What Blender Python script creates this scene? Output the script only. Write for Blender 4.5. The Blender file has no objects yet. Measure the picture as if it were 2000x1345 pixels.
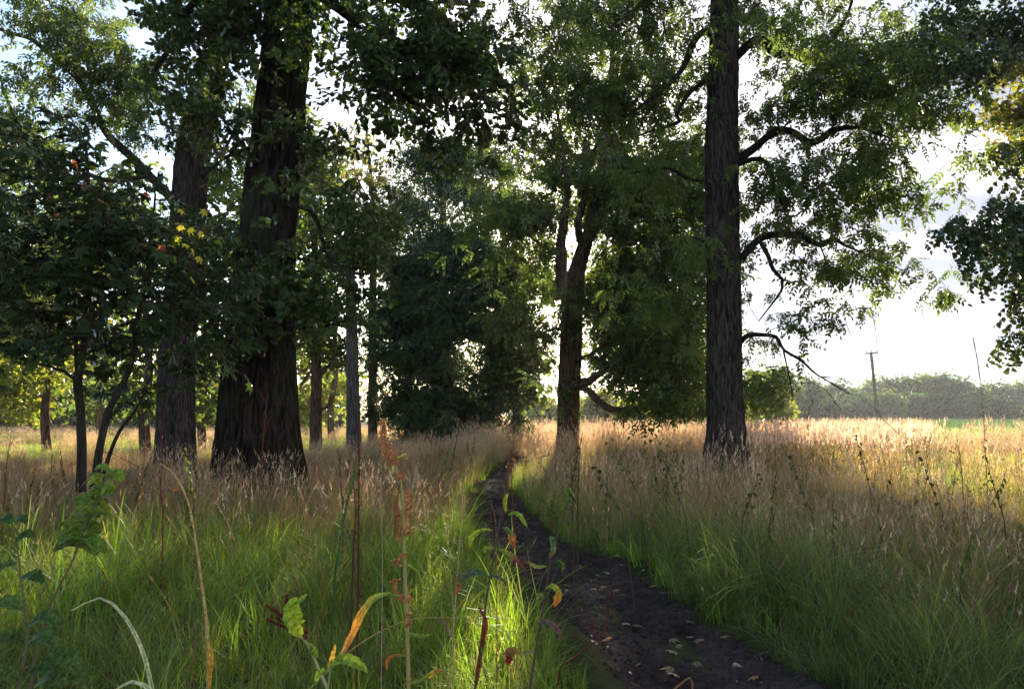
import bpy, math, random
import numpy as np
from mathutils import Vector
R = math.radians
random.seed(7)
rng = np.random.default_rng(7)

# ------------------------------------------------------------------ camera
EYE = 1.30
PITCH = R(5.7)
FPX = 1444.0
scn = bpy.context.scene
cam_d = bpy.data.cameras.new('camera')
cam_d.sensor_width = 36; cam_d.lens = 26.0
cam_d.clip_start = 0.05; cam_d.clip_end = 5000
cam = bpy.data.objects.new('camera', cam_d)
scn.collection.objects.link(cam)
cam.location = (0, 0, EYE); cam.rotation_euler = (R(90) + PITCH, 0, 0)
scn.camera = cam
# ------------------------------------------------------------------ light
SUN_EL, SUN_AZ = R(18.3), R(5.9)          # azimuth measured to the right of +Y
SUNV = np.array([math.sin(SUN_AZ) * math.cos(SUN_EL), math.cos(SUN_AZ) * math.cos(SUN_EL), math.sin(SUN_EL)])
world = bpy.data.worlds.new('World'); scn.world = world; world.use_nodes = True
wn = world.node_tree; wn.nodes.clear()
def N(t, typ, **kw):
    n = t.nodes.new(typ)
    for k, v in kw.items(): setattr(n, k, v)
    return n
wout = N(wn, 'ShaderNodeOutputWorld'); wbg = N(wn, 'ShaderNodeBackground')
sky = N(wn, 'ShaderNodeTexSky'); sky.sky_type = 'NISHITA'; sky.sun_disc = False
sky.sun_elevation = SUN_EL; sky.sun_rotation = SUN_AZ
sky.air_density = 1.1; sky.dust_density = .8; sky.ozone_density = 2.0
tc = N(wn, 'ShaderNodeTexCoord'); sep = N(wn, 'ShaderNodeSeparateXYZ')
wn.links.new(tc.outputs['Generated'], sep.inputs[0])
def wmath(op, a, b=None, c=None, clamp=False):
    m = N(wn, 'ShaderNodeMath', operation=op); m.use_clamp = clamp
    for i, v in enumerate((a, b, c)):
        if v is None: continue
        if isinstance(v, (int, float)): m.inputs[i].default_value = v
        else: wn.links.new(v, m.inputs[i])
    return m.outputs[0]
zz = wmath('ADD', wmath('MAXIMUM', sep.outputs[2], 0.0), 0.16)
cmb = N(wn, 'ShaderNodeCombineXYZ')
wn.links.new(wmath('DIVIDE', sep.outputs[0], zz), cmb.inputs[0]); wn.links.new(wmath('DIVIDE', sep.outputs[1], zz), cmb.inputs[1])
cn = N(wn, 'ShaderNodeTexNoise'); cn.inputs['Scale'].default_value = 1.3; cn.inputs['Detail'].default_value = 7; cn.inputs['Roughness'].default_value = .58
wn.links.new(cmb.outputs[0], cn.inputs['Vector'])
# thin cloud everywhere, thicker toward the right and the horizon, broken on the left
bias = wmath('MULTIPLY_ADD', sep.outputs[0], 0.66, -0.07)
low = wmath('MULTIPLY', wmath('SUBTRACT', 0.45, sep.outputs[2]), 0.25)
cf = wmath('ADD', wmath('ADD', cn.outputs[0], bias), low)
mr = N(wn, 'ShaderNodeMapRange'); mr.inputs['From Min'].default_value = .42; mr.inputs['From Max'].default_value = .72
mr.inputs['To Min'].default_value = .03; mr.interpolation_type = 'SMOOTHSTEP'; wn.links.new(cf, mr.inputs[0])
cn2 = N(wn, 'ShaderNodeTexNoise'); cn2.inputs['Scale'].default_value = 2.6; cn2.inputs['Detail'].default_value = 6
wn.links.new(cmb.outputs[0], cn2.inputs['Vector'])
cc = N(wn, 'ShaderNodeValToRGB'); cc.color_ramp.elements[0].position = .44; cc.color_ramp.elements[1].position = .66
cc.color_ramp.elements[0].color = (1.9, 2.1, 2.6, 1); cc.color_ramp.elements[1].color = (6.2, 6.2, 6.2, 1)
wn.links.new(cn2.outputs[0], cc.inputs[0])
mx = N(wn, 'ShaderNodeMix', data_type='RGBA')
wn.links.new(mr.outputs[0], mx.inputs[0]); wn.links.new(sky.outputs[0], mx.inputs[6]); wn.links.new(cc.outputs[0], mx.inputs[7])
wn.links.new(mx.outputs[2], wbg.inputs[0]); wbg.inputs[1].default_value = 0.075
wn.links.new(wbg.outputs[0], wout.inputs[0])
sun_d = bpy.data.lights.new('sun', 'SUN'); sun_d.energy = 5.0; sun_d.angle = R(0.5); sun_d.color = (1.0, .91, .76)
sun = bpy.data.objects.new('sun', sun_d); scn.collection.objects.link(sun)
sun.rotation_euler = Vector(SUNV).to_track_quat('Z', 'Y').to_euler(); sun.location = (4, -4, 30)
scn.view_settings.view_transform = 'Standard'; scn.view_settings.look = 'None'
scn.view_settings.exposure = 2.15; scn.view_settings.gamma = 1; scn.view_settings.use_curve_mapping = False
cy = scn.cycles
cy.max_bounces = 6; cy.diffuse_bounces = 3; cy.glossy_bounces = 2; cy.transmission_bounces = 3; cy.volume_bounces = 0
cy.sample_clamp_indirect = 6; cy.use_denoising = True
cy.caustics_reflective = False; cy.caustics_refractive = False

HAZE = .0003
# ------------------------------------------------------------------ helpers
SP, CP = math.sin(PITCH), math.cos(PITCH)
def P(px, py, d):
    """world point on the ray of photograph pixel (px, py) at forward distance d"""
    u, v = (px - 1000) / FPX, (672.5 - py) / FPX
    x, y, z = u, CP - v * SP, SP + v * CP
    s = d / y
    return np.array([x * s, d, EYE + z * s])
def G(px, py, z=0.0):
    u, v = (px - 1000) / FPX, (672.5 - py) / FPX
    x, y, zz_ = u, CP - v * SP, SP + v * CP
    s = (z - EYE) / zz_
    return np.array([x * s, y * s, z])
_perm = rng.permutation(256)
_perm = np.concatenate([_perm, _perm, _perm])
def vnoise(p):
    p = np.asarray(p, float); i = np.floor(p).astype(int); f = p - i; f = f * f * (3 - 2 * f); i &= 255
    r = 0
    for dx in (0, 1):
        for dy in (0, 1):
            for dz in (0, 1):
                h = _perm[_perm[_perm[(i[..., 0] + dx) & 255] + ((i[..., 1] + dy) & 255)] + ((i[..., 2] + dz) & 255)] / 255.0
                r = r + h * (f[..., 0] if dx else 1 - f[..., 0]) * (f[..., 1] if dy else 1 - f[..., 1]) * (f[..., 2] if dz else 1 - f[..., 2])
    return r
def sstep(a, b, x):
    t = np.clip((x - a) / (b - a), 0, 1); return t * t * (3 - 2 * t)

class MB:
    """mesh accumulator with a per-vertex colour and proto id"""
    def __init__(s): s.v = []; s.f4 = []; s.f3 = []; s.c = []; s.pid = []; s.n = 0; s.cur = 0
    def add(s, v, f4=None, f3=None, c=(1, 1, 1)):
        v = np.asarray(v, float).reshape(-1, 3); c = np.asarray(c, float)
        if c.ndim == 1: c = np.tile(c, (len(v), 1))
        if f4 is not None and len(f4): s.f4.append(np.asarray(f4, int).reshape(-1, 4) + s.n)
        if f3 is not None and len(f3): s.f3.append(np.asarray(f3, int).reshape(-1, 3) + s.n)
        s.v.append(v); s.c.append(c); s.pid.append(np.full(len(v), s.cur)); s.n += len(v)
    def merge(s, o, M=None, T=(0, 0, 0), sc=1.0, cm=1.0):
        if not o.v: return
        v = np.concatenate(o.v) * sc
        if M is not None: v = v @ np.asarray(M).T
        v = v + np.asarray(T)
        f4 = np.concatenate(o.f4) if o.f4 else None; f3 = np.concatenate(o.f3) if o.f3 else None
        s.add(v, f4, f3, np.concatenate(o.c) * cm)
    def mesh(s, name, off=(0, 0, 0), smooth=False, extra=None):
        me = bpy.data.meshes.new(name)
        v = np.concatenate(s.v) - np.asarray(off) if s.v else np.zeros((0, 3))
        c = np.concatenate(s.c) if s.c else np.zeros((0, 3))
        pid = np.concatenate(s.pid) if s.pid else np.zeros(0)
        f4 = np.concatenate(s.f4) if s.f4 else np.zeros((0, 4), int); f3 = np.concatenate(s.f3) if s.f3 else np.zeros((0, 3), int)
        if extra is not None:
            n0 = len(v); v = np.concatenate([v, extra['co']]); k = len(extra['co'])
            c = np.concatenate([c, np.ones((k, 3))]); pid = np.concatenate([pid, np.full(k, -1)])
        me.vertices.add(len(v)); me.vertices.foreach_set('co', v.ravel())
        nl = len(f4) * 4 + len(f3) * 3
        me.loops.add(nl); me.polygons.add(len(f4) + len(f3))
        me.loops.foreach_set('vertex_index', np.concatenate([f4.ravel(), f3.ravel()]).astype(np.int32))
        st = np.concatenate([np.arange(len(f4)) * 4, len(f4) * 4 + np.arange(len(f3)) * 3]).astype(np.int32)
        me.polygons.foreach_set('loop_start', st)
        me.polygons.foreach_set('use_smooth', np.full(len(st), smooth))
        a = me.attributes.new('Col', 'FLOAT_COLOR', 'POINT')
        a.data.foreach_set('color', np.concatenate([c, np.ones((len(c), 1))], 1).astype(np.float32).ravel())
        if extra is not None:
            a = me.attributes.new('pid', 'INT', 'POINT'); a.data.foreach_set('value', pid.astype(np.int32))
            for nm, typ, key in (('rot', 'FLOAT_VECTOR', 'vector'), ('scl', 'FLOAT', 'value'), ('vi', 'INT', 'value')):
                a = me.attributes.new(nm, typ, 'POINT')
                if nm == 'rot': full = np.concatenate([np.zeros((n0, 3)), extra['rot']]).astype(np.float32)
                elif nm == 'scl': full = np.concatenate([np.ones(n0), extra['scl']]).astype(np.float32)
                else: full = np.concatenate([np.zeros(n0), extra['vi']]).astype(np.int32)
                a.data.foreach_set(key, full.ravel())
        me.update(calc_edges=True)
        return me
def props(o, label=None, cat=None, group=None, kind=None):
    for k, v in (('label', label), ('category', cat), ('group', group), ('kind', kind)):
        if v: o[k] = v
    return o
def obj(name, me, mat, parent=None, loc=(0, 0, 0)):
    o = bpy.data.objects.new(name, me); scn.collection.objects.link(o); o.location = loc
    if mat and not me.materials: me.materials.append(mat)
    if parent: o.parent = parent
    return o
def empty(name, loc, label, cat, group=None):
    o = bpy.data.objects.new(name, None); scn.collection.objects.link(o); o.location = loc; o.empty_display_size = .2
    return props(o, label, cat, group)

def smooth_path(pts, step):
    """Catmull-Rom through pts (k, any) resampled at about step metres"""
    pts = np.asarray(pts, float)
    q = np.vstack([2 * pts[0] - pts[1], pts, 2 * pts[-1] - pts[-2]]); out = []
    for i in range(1, len(q) - 2):
        L = np.linalg.norm(q[i + 1][:3] - q[i][:3]); n = max(1, int(round(L / step)))
        for t in np.arange(n) / n:
            out.append(.5 * ((2 * q[i]) + (-q[i - 1] + q[i + 1]) * t + (2 * q[i - 1] - 5 * q[i] + 4 * q[i + 1] - q[i + 2]) * t * t + (-q[i - 1] + 3 * q[i] - 3 * q[i + 1] + q[i + 2]) * t ** 3))
    out.append(q[-2]); return np.array(out)
def tube(mb, pts, rad, nseg=6, col=(1, 1, 1), disp=None, cap=False):
    pts = np.asarray(pts, float); n = len(pts)
    if n < 2: return
    rad = np.broadcast_to(np.asarray(rad, float), (n,))
    T = np.gradient(pts, axis=0); T /= np.linalg.norm(T, axis=1, keepdims=True) + 1e-9
    ref = np.array([1.0, 0, 0]) if abs(T[0][0]) < .8 else np.array([0, 0, 1.0])
    U = np.zeros((n, 3)); u = ref - T[0] * ref.dot(T[0]); u /= np.linalg.norm(u); U[0] = u
    for i in range(1, n):
        u = u - T[i] * u.dot(T[i]); u /= np.linalg.norm(u) + 1e-9; U[i] = u
    W = np.cross(T, U)
    th = np.arange(nseg) / nseg * 2 * math.pi
    rr = np.repeat(rad[:, None], nseg, 1)
    if disp is not None:
        s = np.concatenate([[0], np.cumsum(np.linalg.norm(np.diff(pts, axis=0), axis=1))])
        rr = rr + disp(th[None, :] + 0 * rr, s[:, None] + 0 * rr, rr)
    v = pts[:, None, :] + rr[..., None] * (np.cos(th)[None, :, None] * U[:, None, :] + np.sin(th)[None, :, None] * W[:, None, :])
    a = np.arange(n - 1)[:, None] * nseg; j = np.arange(nseg)[None, :]; k = (j + 1) % nseg
    f = np.stack([a + j, a + k, a + nseg + k, a + nseg + j], -1).reshape(-1, 4)
    c = np.asarray(col, float)
    if c.ndim == 2: c = np.repeat(c, nseg, 0)
    mb.add(v.reshape(-1, 3), f, None, c)

# ------------------------------------------------------------------ materials
def new_mat(name):
    m = bpy.data.materials.new(name); m.use_nodes = True; m.node_tree.nodes.clear(); return m, m.node_tree
def veg_mat(name, trans=.45, tcol=(1.5, 1.45, .55), rough=.45, gloss=.06, vary=.28, gain=1.0, blotch=0.0):
    m, t = new_mat(name)
    at = N(t, 'ShaderNodeAttribute', attribute_name='Col'); oi = N(t, 'ShaderNodeObjectInfo')
    mp = N(t, 'ShaderNodeMapRange'); mp.inputs['To Min'].default_value = (1 - vary) * gain; mp.inputs['To Max'].default_value = (1 + vary) * gain
    t.links.new(oi.outputs['Random'], mp.inputs[0])
    hs = N(t, 'ShaderNodeHueSaturation')
    h2 = N(t, 'ShaderNodeMath', operation='MULTIPLY'); h2.inputs[1].default_value = 7.31
    fr = N(t, 'ShaderNodeMath', operation='FRACT'); t.links.new(oi.outputs['Random'], h2.inputs[0]); t.links.new(h2.outputs[0], fr.inputs[0])
    hm = N(t, 'ShaderNodeMapRange'); hm.inputs['To Min'].default_value = .485; hm.inputs['To Max'].default_value = .52
    t.links.new(fr.outputs[0], hm.inputs[0]); t.links.new(hm.outputs[0], hs.inputs['Hue'])
    t.links.new(mp.outputs[0], hs.inputs['Value']); t.links.new(at.outputs['Color'], hs.inputs['Color'])
    hcol = hs.outputs[0]
    if blotch:
        tco = N(t, 'ShaderNodeTexCoord'); nz = N(t, 'ShaderNodeTexNoise'); nz.inputs['Scale'].default_value = 190; nz.inputs['Detail'].default_value = 5; nz.inputs['Roughness'].default_value = .7
        t.links.new(tco.outputs['Object'], nz.inputs['Vector']); rm = N(t, 'ShaderNodeMapRange'); rm.inputs['From Min'].default_value = .35; rm.inputs['From Max'].default_value = .65; rm.inputs['To Min'].default_value = 1 - blotch; rm.inputs['To Max'].default_value = 1 + blotch * .6
        t.links.new(nz.outputs[0], rm.inputs[0]); vm = N(t, 'ShaderNodeVectorMath', operation='SCALE'); t.links.new(hs.outputs[0], vm.inputs[0]); t.links.new(rm.outputs[0], vm.inputs['Scale']); hcol = vm.outputs[0]
    df = N(t, 'ShaderNodeBsdfDiffuse'); tr = N(t, 'ShaderNodeBsdfTranslucent'); gl = N(t, 'ShaderNodeBsdfGlossy')
    gl.inputs['Roughness'].default_value = rough
    mc = N(t, 'ShaderNodeMix', data_type='RGBA', blend_type='MULTIPLY'); mc.inputs[0].default_value = 1; mc.inputs[7].default_value = (*tcol, 1)
    t.links.new(hcol, mc.inputs[6]); t.links.new(hcol, df.inputs[0]); t.links.new(mc.outputs[2], tr.inputs[0])
    m1 = N(t, 'ShaderNodeMixShader'); m1.inputs[0].default_value = trans; t.links.new(df.outputs[0], m1.inputs[1]); t.links.new(tr.outputs[0], m1.inputs[2])
    m2 = N(t, 'ShaderNodeMixShader'); fz = N(t, 'ShaderNodeFresnel'); fz.inputs[0].default_value = 1.38
    fm = N(t, 'ShaderNodeMath', operation='MULTIPLY_ADD'); fm.inputs[1].default_value = gloss * 3.5; fm.inputs[2].default_value = 0
    t.links.new(fz.outputs[0], fm.inputs[0]); t.links.new(fm.outputs[0], m2.inputs[0])
    t.links.new(m1.outputs[0], m2.inputs[1]); t.links.new(gl.outputs[0], m2.inputs[2])
    o = N(t, 'ShaderNodeOutputMaterial'); t.links.new(m2.outputs[0], o.inputs[0]); return m
def bark_mat(name, c0, c1, scale=1.0, moss=0.0, bump=.6):
    m, t = new_mat(name)
    co = N(t, 'ShaderNodeTexCoord'); mp = N(t, 'ShaderNodeMapping'); mp.inputs['Scale'].default_value = (20 * scale, 20 * scale, 3.0 * scale)
    t.links.new(co.outputs['Object'], mp.inputs[0])
    n1 = N(t, 'ShaderNodeTexNoise'); n1.inputs['Scale'].default_value = 1; n1.inputs['Detail'].default_value = 6; n1.inputs['Roughness'].default_value = .65; n1.inputs['Distortion'].default_value = .6
    t.links.new(mp.outputs[0], n1.inputs['Vector'])
    n2 = N(t, 'ShaderNodeTexNoise'); n2.inputs['Scale'].default_value = 1.3; n2.inputs['Detail'].default_value = 4; t.links.new(co.outputs['Object'], n2.inputs['Vector'])
    rp = N(t, 'ShaderNodeValToRGB'); rp.color_ramp.elements[0].position = .40; rp.color_ramp.elements[1].position = .62
    rp.color_ramp.elements[0].color = (*c0, 1); rp.color_ramp.elements[1].color = (*c1, 1); t.links.new(n1.outputs[0], rp.inputs[0])
    mo = N(t, 'ShaderNodeMix', data_type='RGBA'); mo.inputs[7].default_value = (.05, .07, .02, 1)
    mm = N(t, 'ShaderNodeMapRange'); mm.inputs['From Min'].default_value = .45; mm.inputs['From Max'].default_value = .7; mm.inputs['To Max'].default_value = moss
    t.links.new(n2.outputs[0], mm.inputs[0]); t.links.new(mm.outputs[0], mo.inputs[0]); t.links.new(rp.outputs[0], mo.inputs[6])
    b = N(t, 'ShaderNodeBsdfDiffuse'); b.inputs['Roughness'].default_value = .7
    t.links.new(mo.outputs[2], b.inputs['Color'])
    bp = N(t, 'ShaderNodeBump'); bp.inputs['Strength'].default_value = bump; bp.inputs['Distance'].default_value = .08
    t.links.new(n1.outputs[0], bp.inputs['Height']); t.links.new(bp.outputs[0], b.inputs['Normal'])
    o = N(t, 'ShaderNodeOutputMaterial'); t.links.new(b.outputs[0], o.inputs[0]); return m
def soil_mat(name, c0, c1, use_col=False, scale=14, rough=.75, bump=.7, dist=.02):
    m, t = new_mat(name)
    co = N(t, 'ShaderNodeTexCoord')
    n1 = N(t, 'ShaderNodeTexNoise'); n1.inputs['Scale'].default_value = scale; n1.inputs['Detail'].default_value = 8; n1.inputs['Roughness'].default_value = .7
    n2 = N(t, 'ShaderNodeTexNoise'); n2.inputs['Scale'].default_value = scale * .12; n2.inputs['Detail'].default_value = 4
    for n in (n1, n2): t.links.new(co.outputs['Object'], n.inputs['Vector'])
    ad = N(t, 'ShaderNodeMath', operation='MULTIPLY_ADD'); ad.inputs[1].default_value = .5; t.links.new(n1.outputs[0], ad.inputs[0])
    h = N(t, 'ShaderNodeMath', operation='MULTIPLY'); h.inputs[1].default_value = .5; t.links.new(n2.outputs[0], h.inputs[0]); t.links.new(h.outputs[0], ad.inputs[2])
    rp = N(t, 'ShaderNodeValToRGB'); rp.color_ramp.elements[0].position = .36; rp.color_ramp.elements[1].position = .66
    rp.color_ramp.elements[0].color = (*c0, 1); rp.color_ramp.elements[1].color = (*c1, 1); t.links.new(ad.outputs[0], rp.inputs[0])
    b = N(t, 'ShaderNodeBsdfDiffuse'); b.inputs['Roughness'].default_value = .8
    src = rp.outputs[0]
    if use_col:
        at = N(t, 'ShaderNodeAttribute', attribute_name='Col'); mc = N(t, 'ShaderNodeMix', data_type='RGBA', blend_type='MULTIPLY'); mc.inputs[0].default_value = 1
        t.links.new(src, mc.inputs[6]); t.links.new(at.outputs[0], mc.inputs[7]); src = mc.outputs[2]
    t.links.new(src, b.inputs['Color'])
    bp = N(t, 'ShaderNodeBump'); bp.inputs['Strength'].default_value = bump; bp.inputs['Distance'].default_value = dist
    t.links.new(n1.outputs[0], bp.inputs['Height']); t.links.new(bp.outputs[0], b.inputs['Normal'])
    o = N(t, 'ShaderNodeOutputMaterial'); g_ = N(t, 'ShaderNodeBsdfGlossy'); g_.inputs['Roughness'].default_value = .5; t.links.new(bp.outputs[0], g_.inputs['Normal']); ms = N(t, 'ShaderNodeMixShader'); ms.inputs[0].default_value = .0012
    t.links.new(b.outputs[0], ms.inputs[1]); t.links.new(g_.outputs[0], ms.inputs[2]); t.links.new(ms.outputs[0], o.inputs[0]); return m
M_leaf = veg_mat('leaf', trans=.5, tcol=(1.35, 1.38, .68), gloss=.06)
M_leafgloss = veg_mat('leaf_glossy', trans=.35, gloss=.10, rough=.38)
M_grass = veg_mat('grass_blade', trans=.5, tcol=(1.55, 1.5, .6), gloss=.035, rough=.4, vary=.35)
M_dry = veg_mat('dry_grass', trans=.4, tcol=(1.3, 1.1, .8), gloss=.04, rough=.5, vary=.3)
M_plant = veg_mat('plant', trans=.45, tcol=(1.6, 1.45, .6), gloss=.06, vary=0.05, blotch=.55)
M_stem = veg_mat('plant_stem', trans=.12, tcol=(1.2, 1.1, .8), gloss=.06, vary=0.05)
M_barkdark = bark_mat('oak_bark', (.009, .007, .006), (.05, .041, .036), 1.0, .3, 1.0)
M_barkash = bark_mat('ash_bark', (.018, .014, .013), (.105, .084, .076), 1.3, .1, 1.0)
M_barkbrown = bark_mat('brown_bark', (.03, .02, .016), (.19, .125, .09), 1.0, .1, 1.0)
M_barkpale = bark_mat('pale_bark', (.05, .047, .044), (.15, .14, .13), 1.0, .1)
M_twig = bark_mat('twig_bark', (.022, .018, .015), (.06, .05, .042), 1.0, .1, .2)
M_mud = soil_mat('mud', (.016, .012, .011), (.085, .064, .055), scale=16, rough=.95, bump=1.0, dist=.03)
M_ground = soil_mat('ground_soil', (.5, .5, .5), (1.1, 1.1, 1.1), use_col=True, scale=5)
M_pole = bark_mat('pole_wood', (.10, .09, .085), (.19, .17, .16), 1.0, 0)
def plain(name, col, rough=.5):
    m, t = new_mat(name); b = N(t, 'ShaderNodeBsdfPrincipled'); b.inputs['Base Color'].default_value = (*col, 1); b.inputs['Roughness'].default_value = rough
    o = N(t, 'ShaderNodeOutputMaterial'); t.links.new(b.outputs[0], o.inputs[0]); return m
M_ceramic = plain('insulator', (.3, .2, .16), .3); M_wire = plain('wire', (.08, .08, .08), .5)

# ------------------------------------------------------------------ scatter node group
_ng = {}
def scatter_group(k):
    if k in _ng: return _ng[k]
    g = bpy.data.node_groups.new('scatter_%d' % k, 'GeometryNodeTree')
    g.interface.new_socket('Geometry', in_out='INPUT', socket_type='NodeSocketGeometry')
    g.interface.new_socket('Geometry', in_out='OUTPUT', socket_type='NodeSocketGeometry')
    gi = g.nodes.new('NodeGroupInput'); go = g.nodes.new('NodeGroupOutput')
    def attr(name, typ):
        a = g.nodes.new('GeometryNodeInputNamedAttribute'); a.data_type = typ; a.inputs['Name'].default_value = name; return a.outputs['Attribute']
    pid = attr('pid', 'INT')
    def sepn(val):
        c = g.nodes.new('FunctionNodeCompare'); c.data_type = 'INT'; c.operation = 'EQUAL'
        ia = [s for s in c.inputs if s.type == 'INT']
        g.links.new(pid, ia[0]); ia[1].default_value = val
        s = g.nodes.new('GeometryNodeSeparateGeometry'); s.domain = 'POINT'
        g.links.new(gi.outputs[0], s.inputs[0]); g.links.new(c.outputs[0], s.inputs[1]); return s.outputs[0]
    join = g.nodes.new('GeometryNodeJoinGeometry')
    for i in reversed(range(k)):
        gt = g.nodes.new('GeometryNodeGeometryToInstance'); g.links.new(sepn(i), gt.inputs[0]); g.links.new(gt.outputs[0], join.inputs[0])
    iop = g.nodes.new('GeometryNodeInstanceOnPoints'); iop.inputs['Pick Instance'].default_value = True
    g.links.new(sepn(-1), iop.inputs['Points']); g.links.new(join.outputs[0], iop.inputs['Instance'])
    g.links.new(attr('vi', 'INT'), iop.inputs['Instance Index'])
    e = g.nodes.new('FunctionNodeEulerToRotation'); g.links.new(attr('rot', 'FLOAT_VECTOR'), e.inputs[0]); g.links.new(e.outputs[0], iop.inputs['Rotation'])
    g.links.new(attr('scl', 'FLOAT'), iop.inputs['Scale'])
    g.links.new(iop.outputs[0], go.inputs[0]); _ng[k] = g; return g
def scatter(name, protos, co, rot, scl, vi, mat, parent=None, off=(0, 0, 0)):
    mb = MB()
    for i, p in enumerate(protos): mb.cur = i; mb.merge(p)
    co = np.asarray(co) - np.asarray(off)
    me = mb.mesh(name, smooth=False, extra=dict(co=co, rot=np.asarray(rot), scl=np.asarray(scl), vi=np.asarray(vi)))
    o = obj(name, me, mat, parent)
    md = o.modifiers.new('scatter', 'NODES'); md.node_group = scatter_group(len(protos))
    o['kind'] = 'stuff'; return o

# ------------------------------------------------------------------ leaves and sprays
def leaf_strip(prof, L, W, fold=.25, bend=.15, col=(1, 1, 1), colf=None):
    """leaf along +X: prof = [(t, halfwidth)], two rows of faces either side of a midrib"""
    mb = MB(); v = []; c = []
    for t, w in prof:
        z = -bend * L * t * t
        v += [(t * L, w * W, z + fold * w * W), (t * L, 0, z), (t * L, -w * W, z + fold * w * W)]
        cc_ = colf(t) if colf else col
        c += [cc_] * 3
    f = []
    for i in range(len(prof) - 1):
        a = i * 3; f += [(a, a + 1, a + 4, a + 3), (a + 1, a + 2, a + 5, a + 4)]
    mb.add(v, f, None, np.array(c)); return mb
OAK = [(0, .02), (.12, .1), (.2, .2), (.27, .11), (.38, .3), (.47, .16), (.6, .36), (.68, .2), (.82, .26), (.92, .14), (1, .0)]
OVATE = [(0, .01), (.15, .2), (.4, .3), (.7, .2), (1, 0)]
LANCE = [(0, .01), (.3, .14), (.65, .12), (1, 0)]
CLUMP = [(0, .05), (.5, .34), (1, .02)]
def maple_leaf(L, col):
    mb = MB(); pts = [(-95, .25), (-80, .62), (-62, .45), (-42, .85), (-20, .52), (0, 1.0), (20, .52), (42, .85), (62, .45), (80, .62), (95, .25)]
    v = [(0, 0, 0)] + [(math.cos(R(a)) * r * L * .8 + .1 * L, math.sin(R(a)) * r * L * .62, (-.12 if i % 2 else .02) * L) for i, (a, r) in enumerate(pts)]
    mb.add(v, None, [(0, i, i + 1) for i in range(1, len(pts))], col); return mb
def rotm(ax, ay, az):
    cx, sx, cy_, sy, cz, sz = math.cos(ax), math.sin(ax), math.cos(ay), math.sin(ay), math.cos(az), math.sin(az)
    return np.array([[cz * cy_, cz * sy * sx - sz * cx, cz * sy * cx + sz * sx], [sz * cy_, sz * sy * sx + cz * cx, sz * sy * cx - cz * sx], [-sy, cy_ * sx, cy_ * cx]])
def jc(c, a=.2, y=0.1):
    k = 1 + random.uniform(-a, a); return np.array([c[0] * k * (1 + random.uniform(-y, y * 2)), c[1] * k, c[2] * k])
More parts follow.
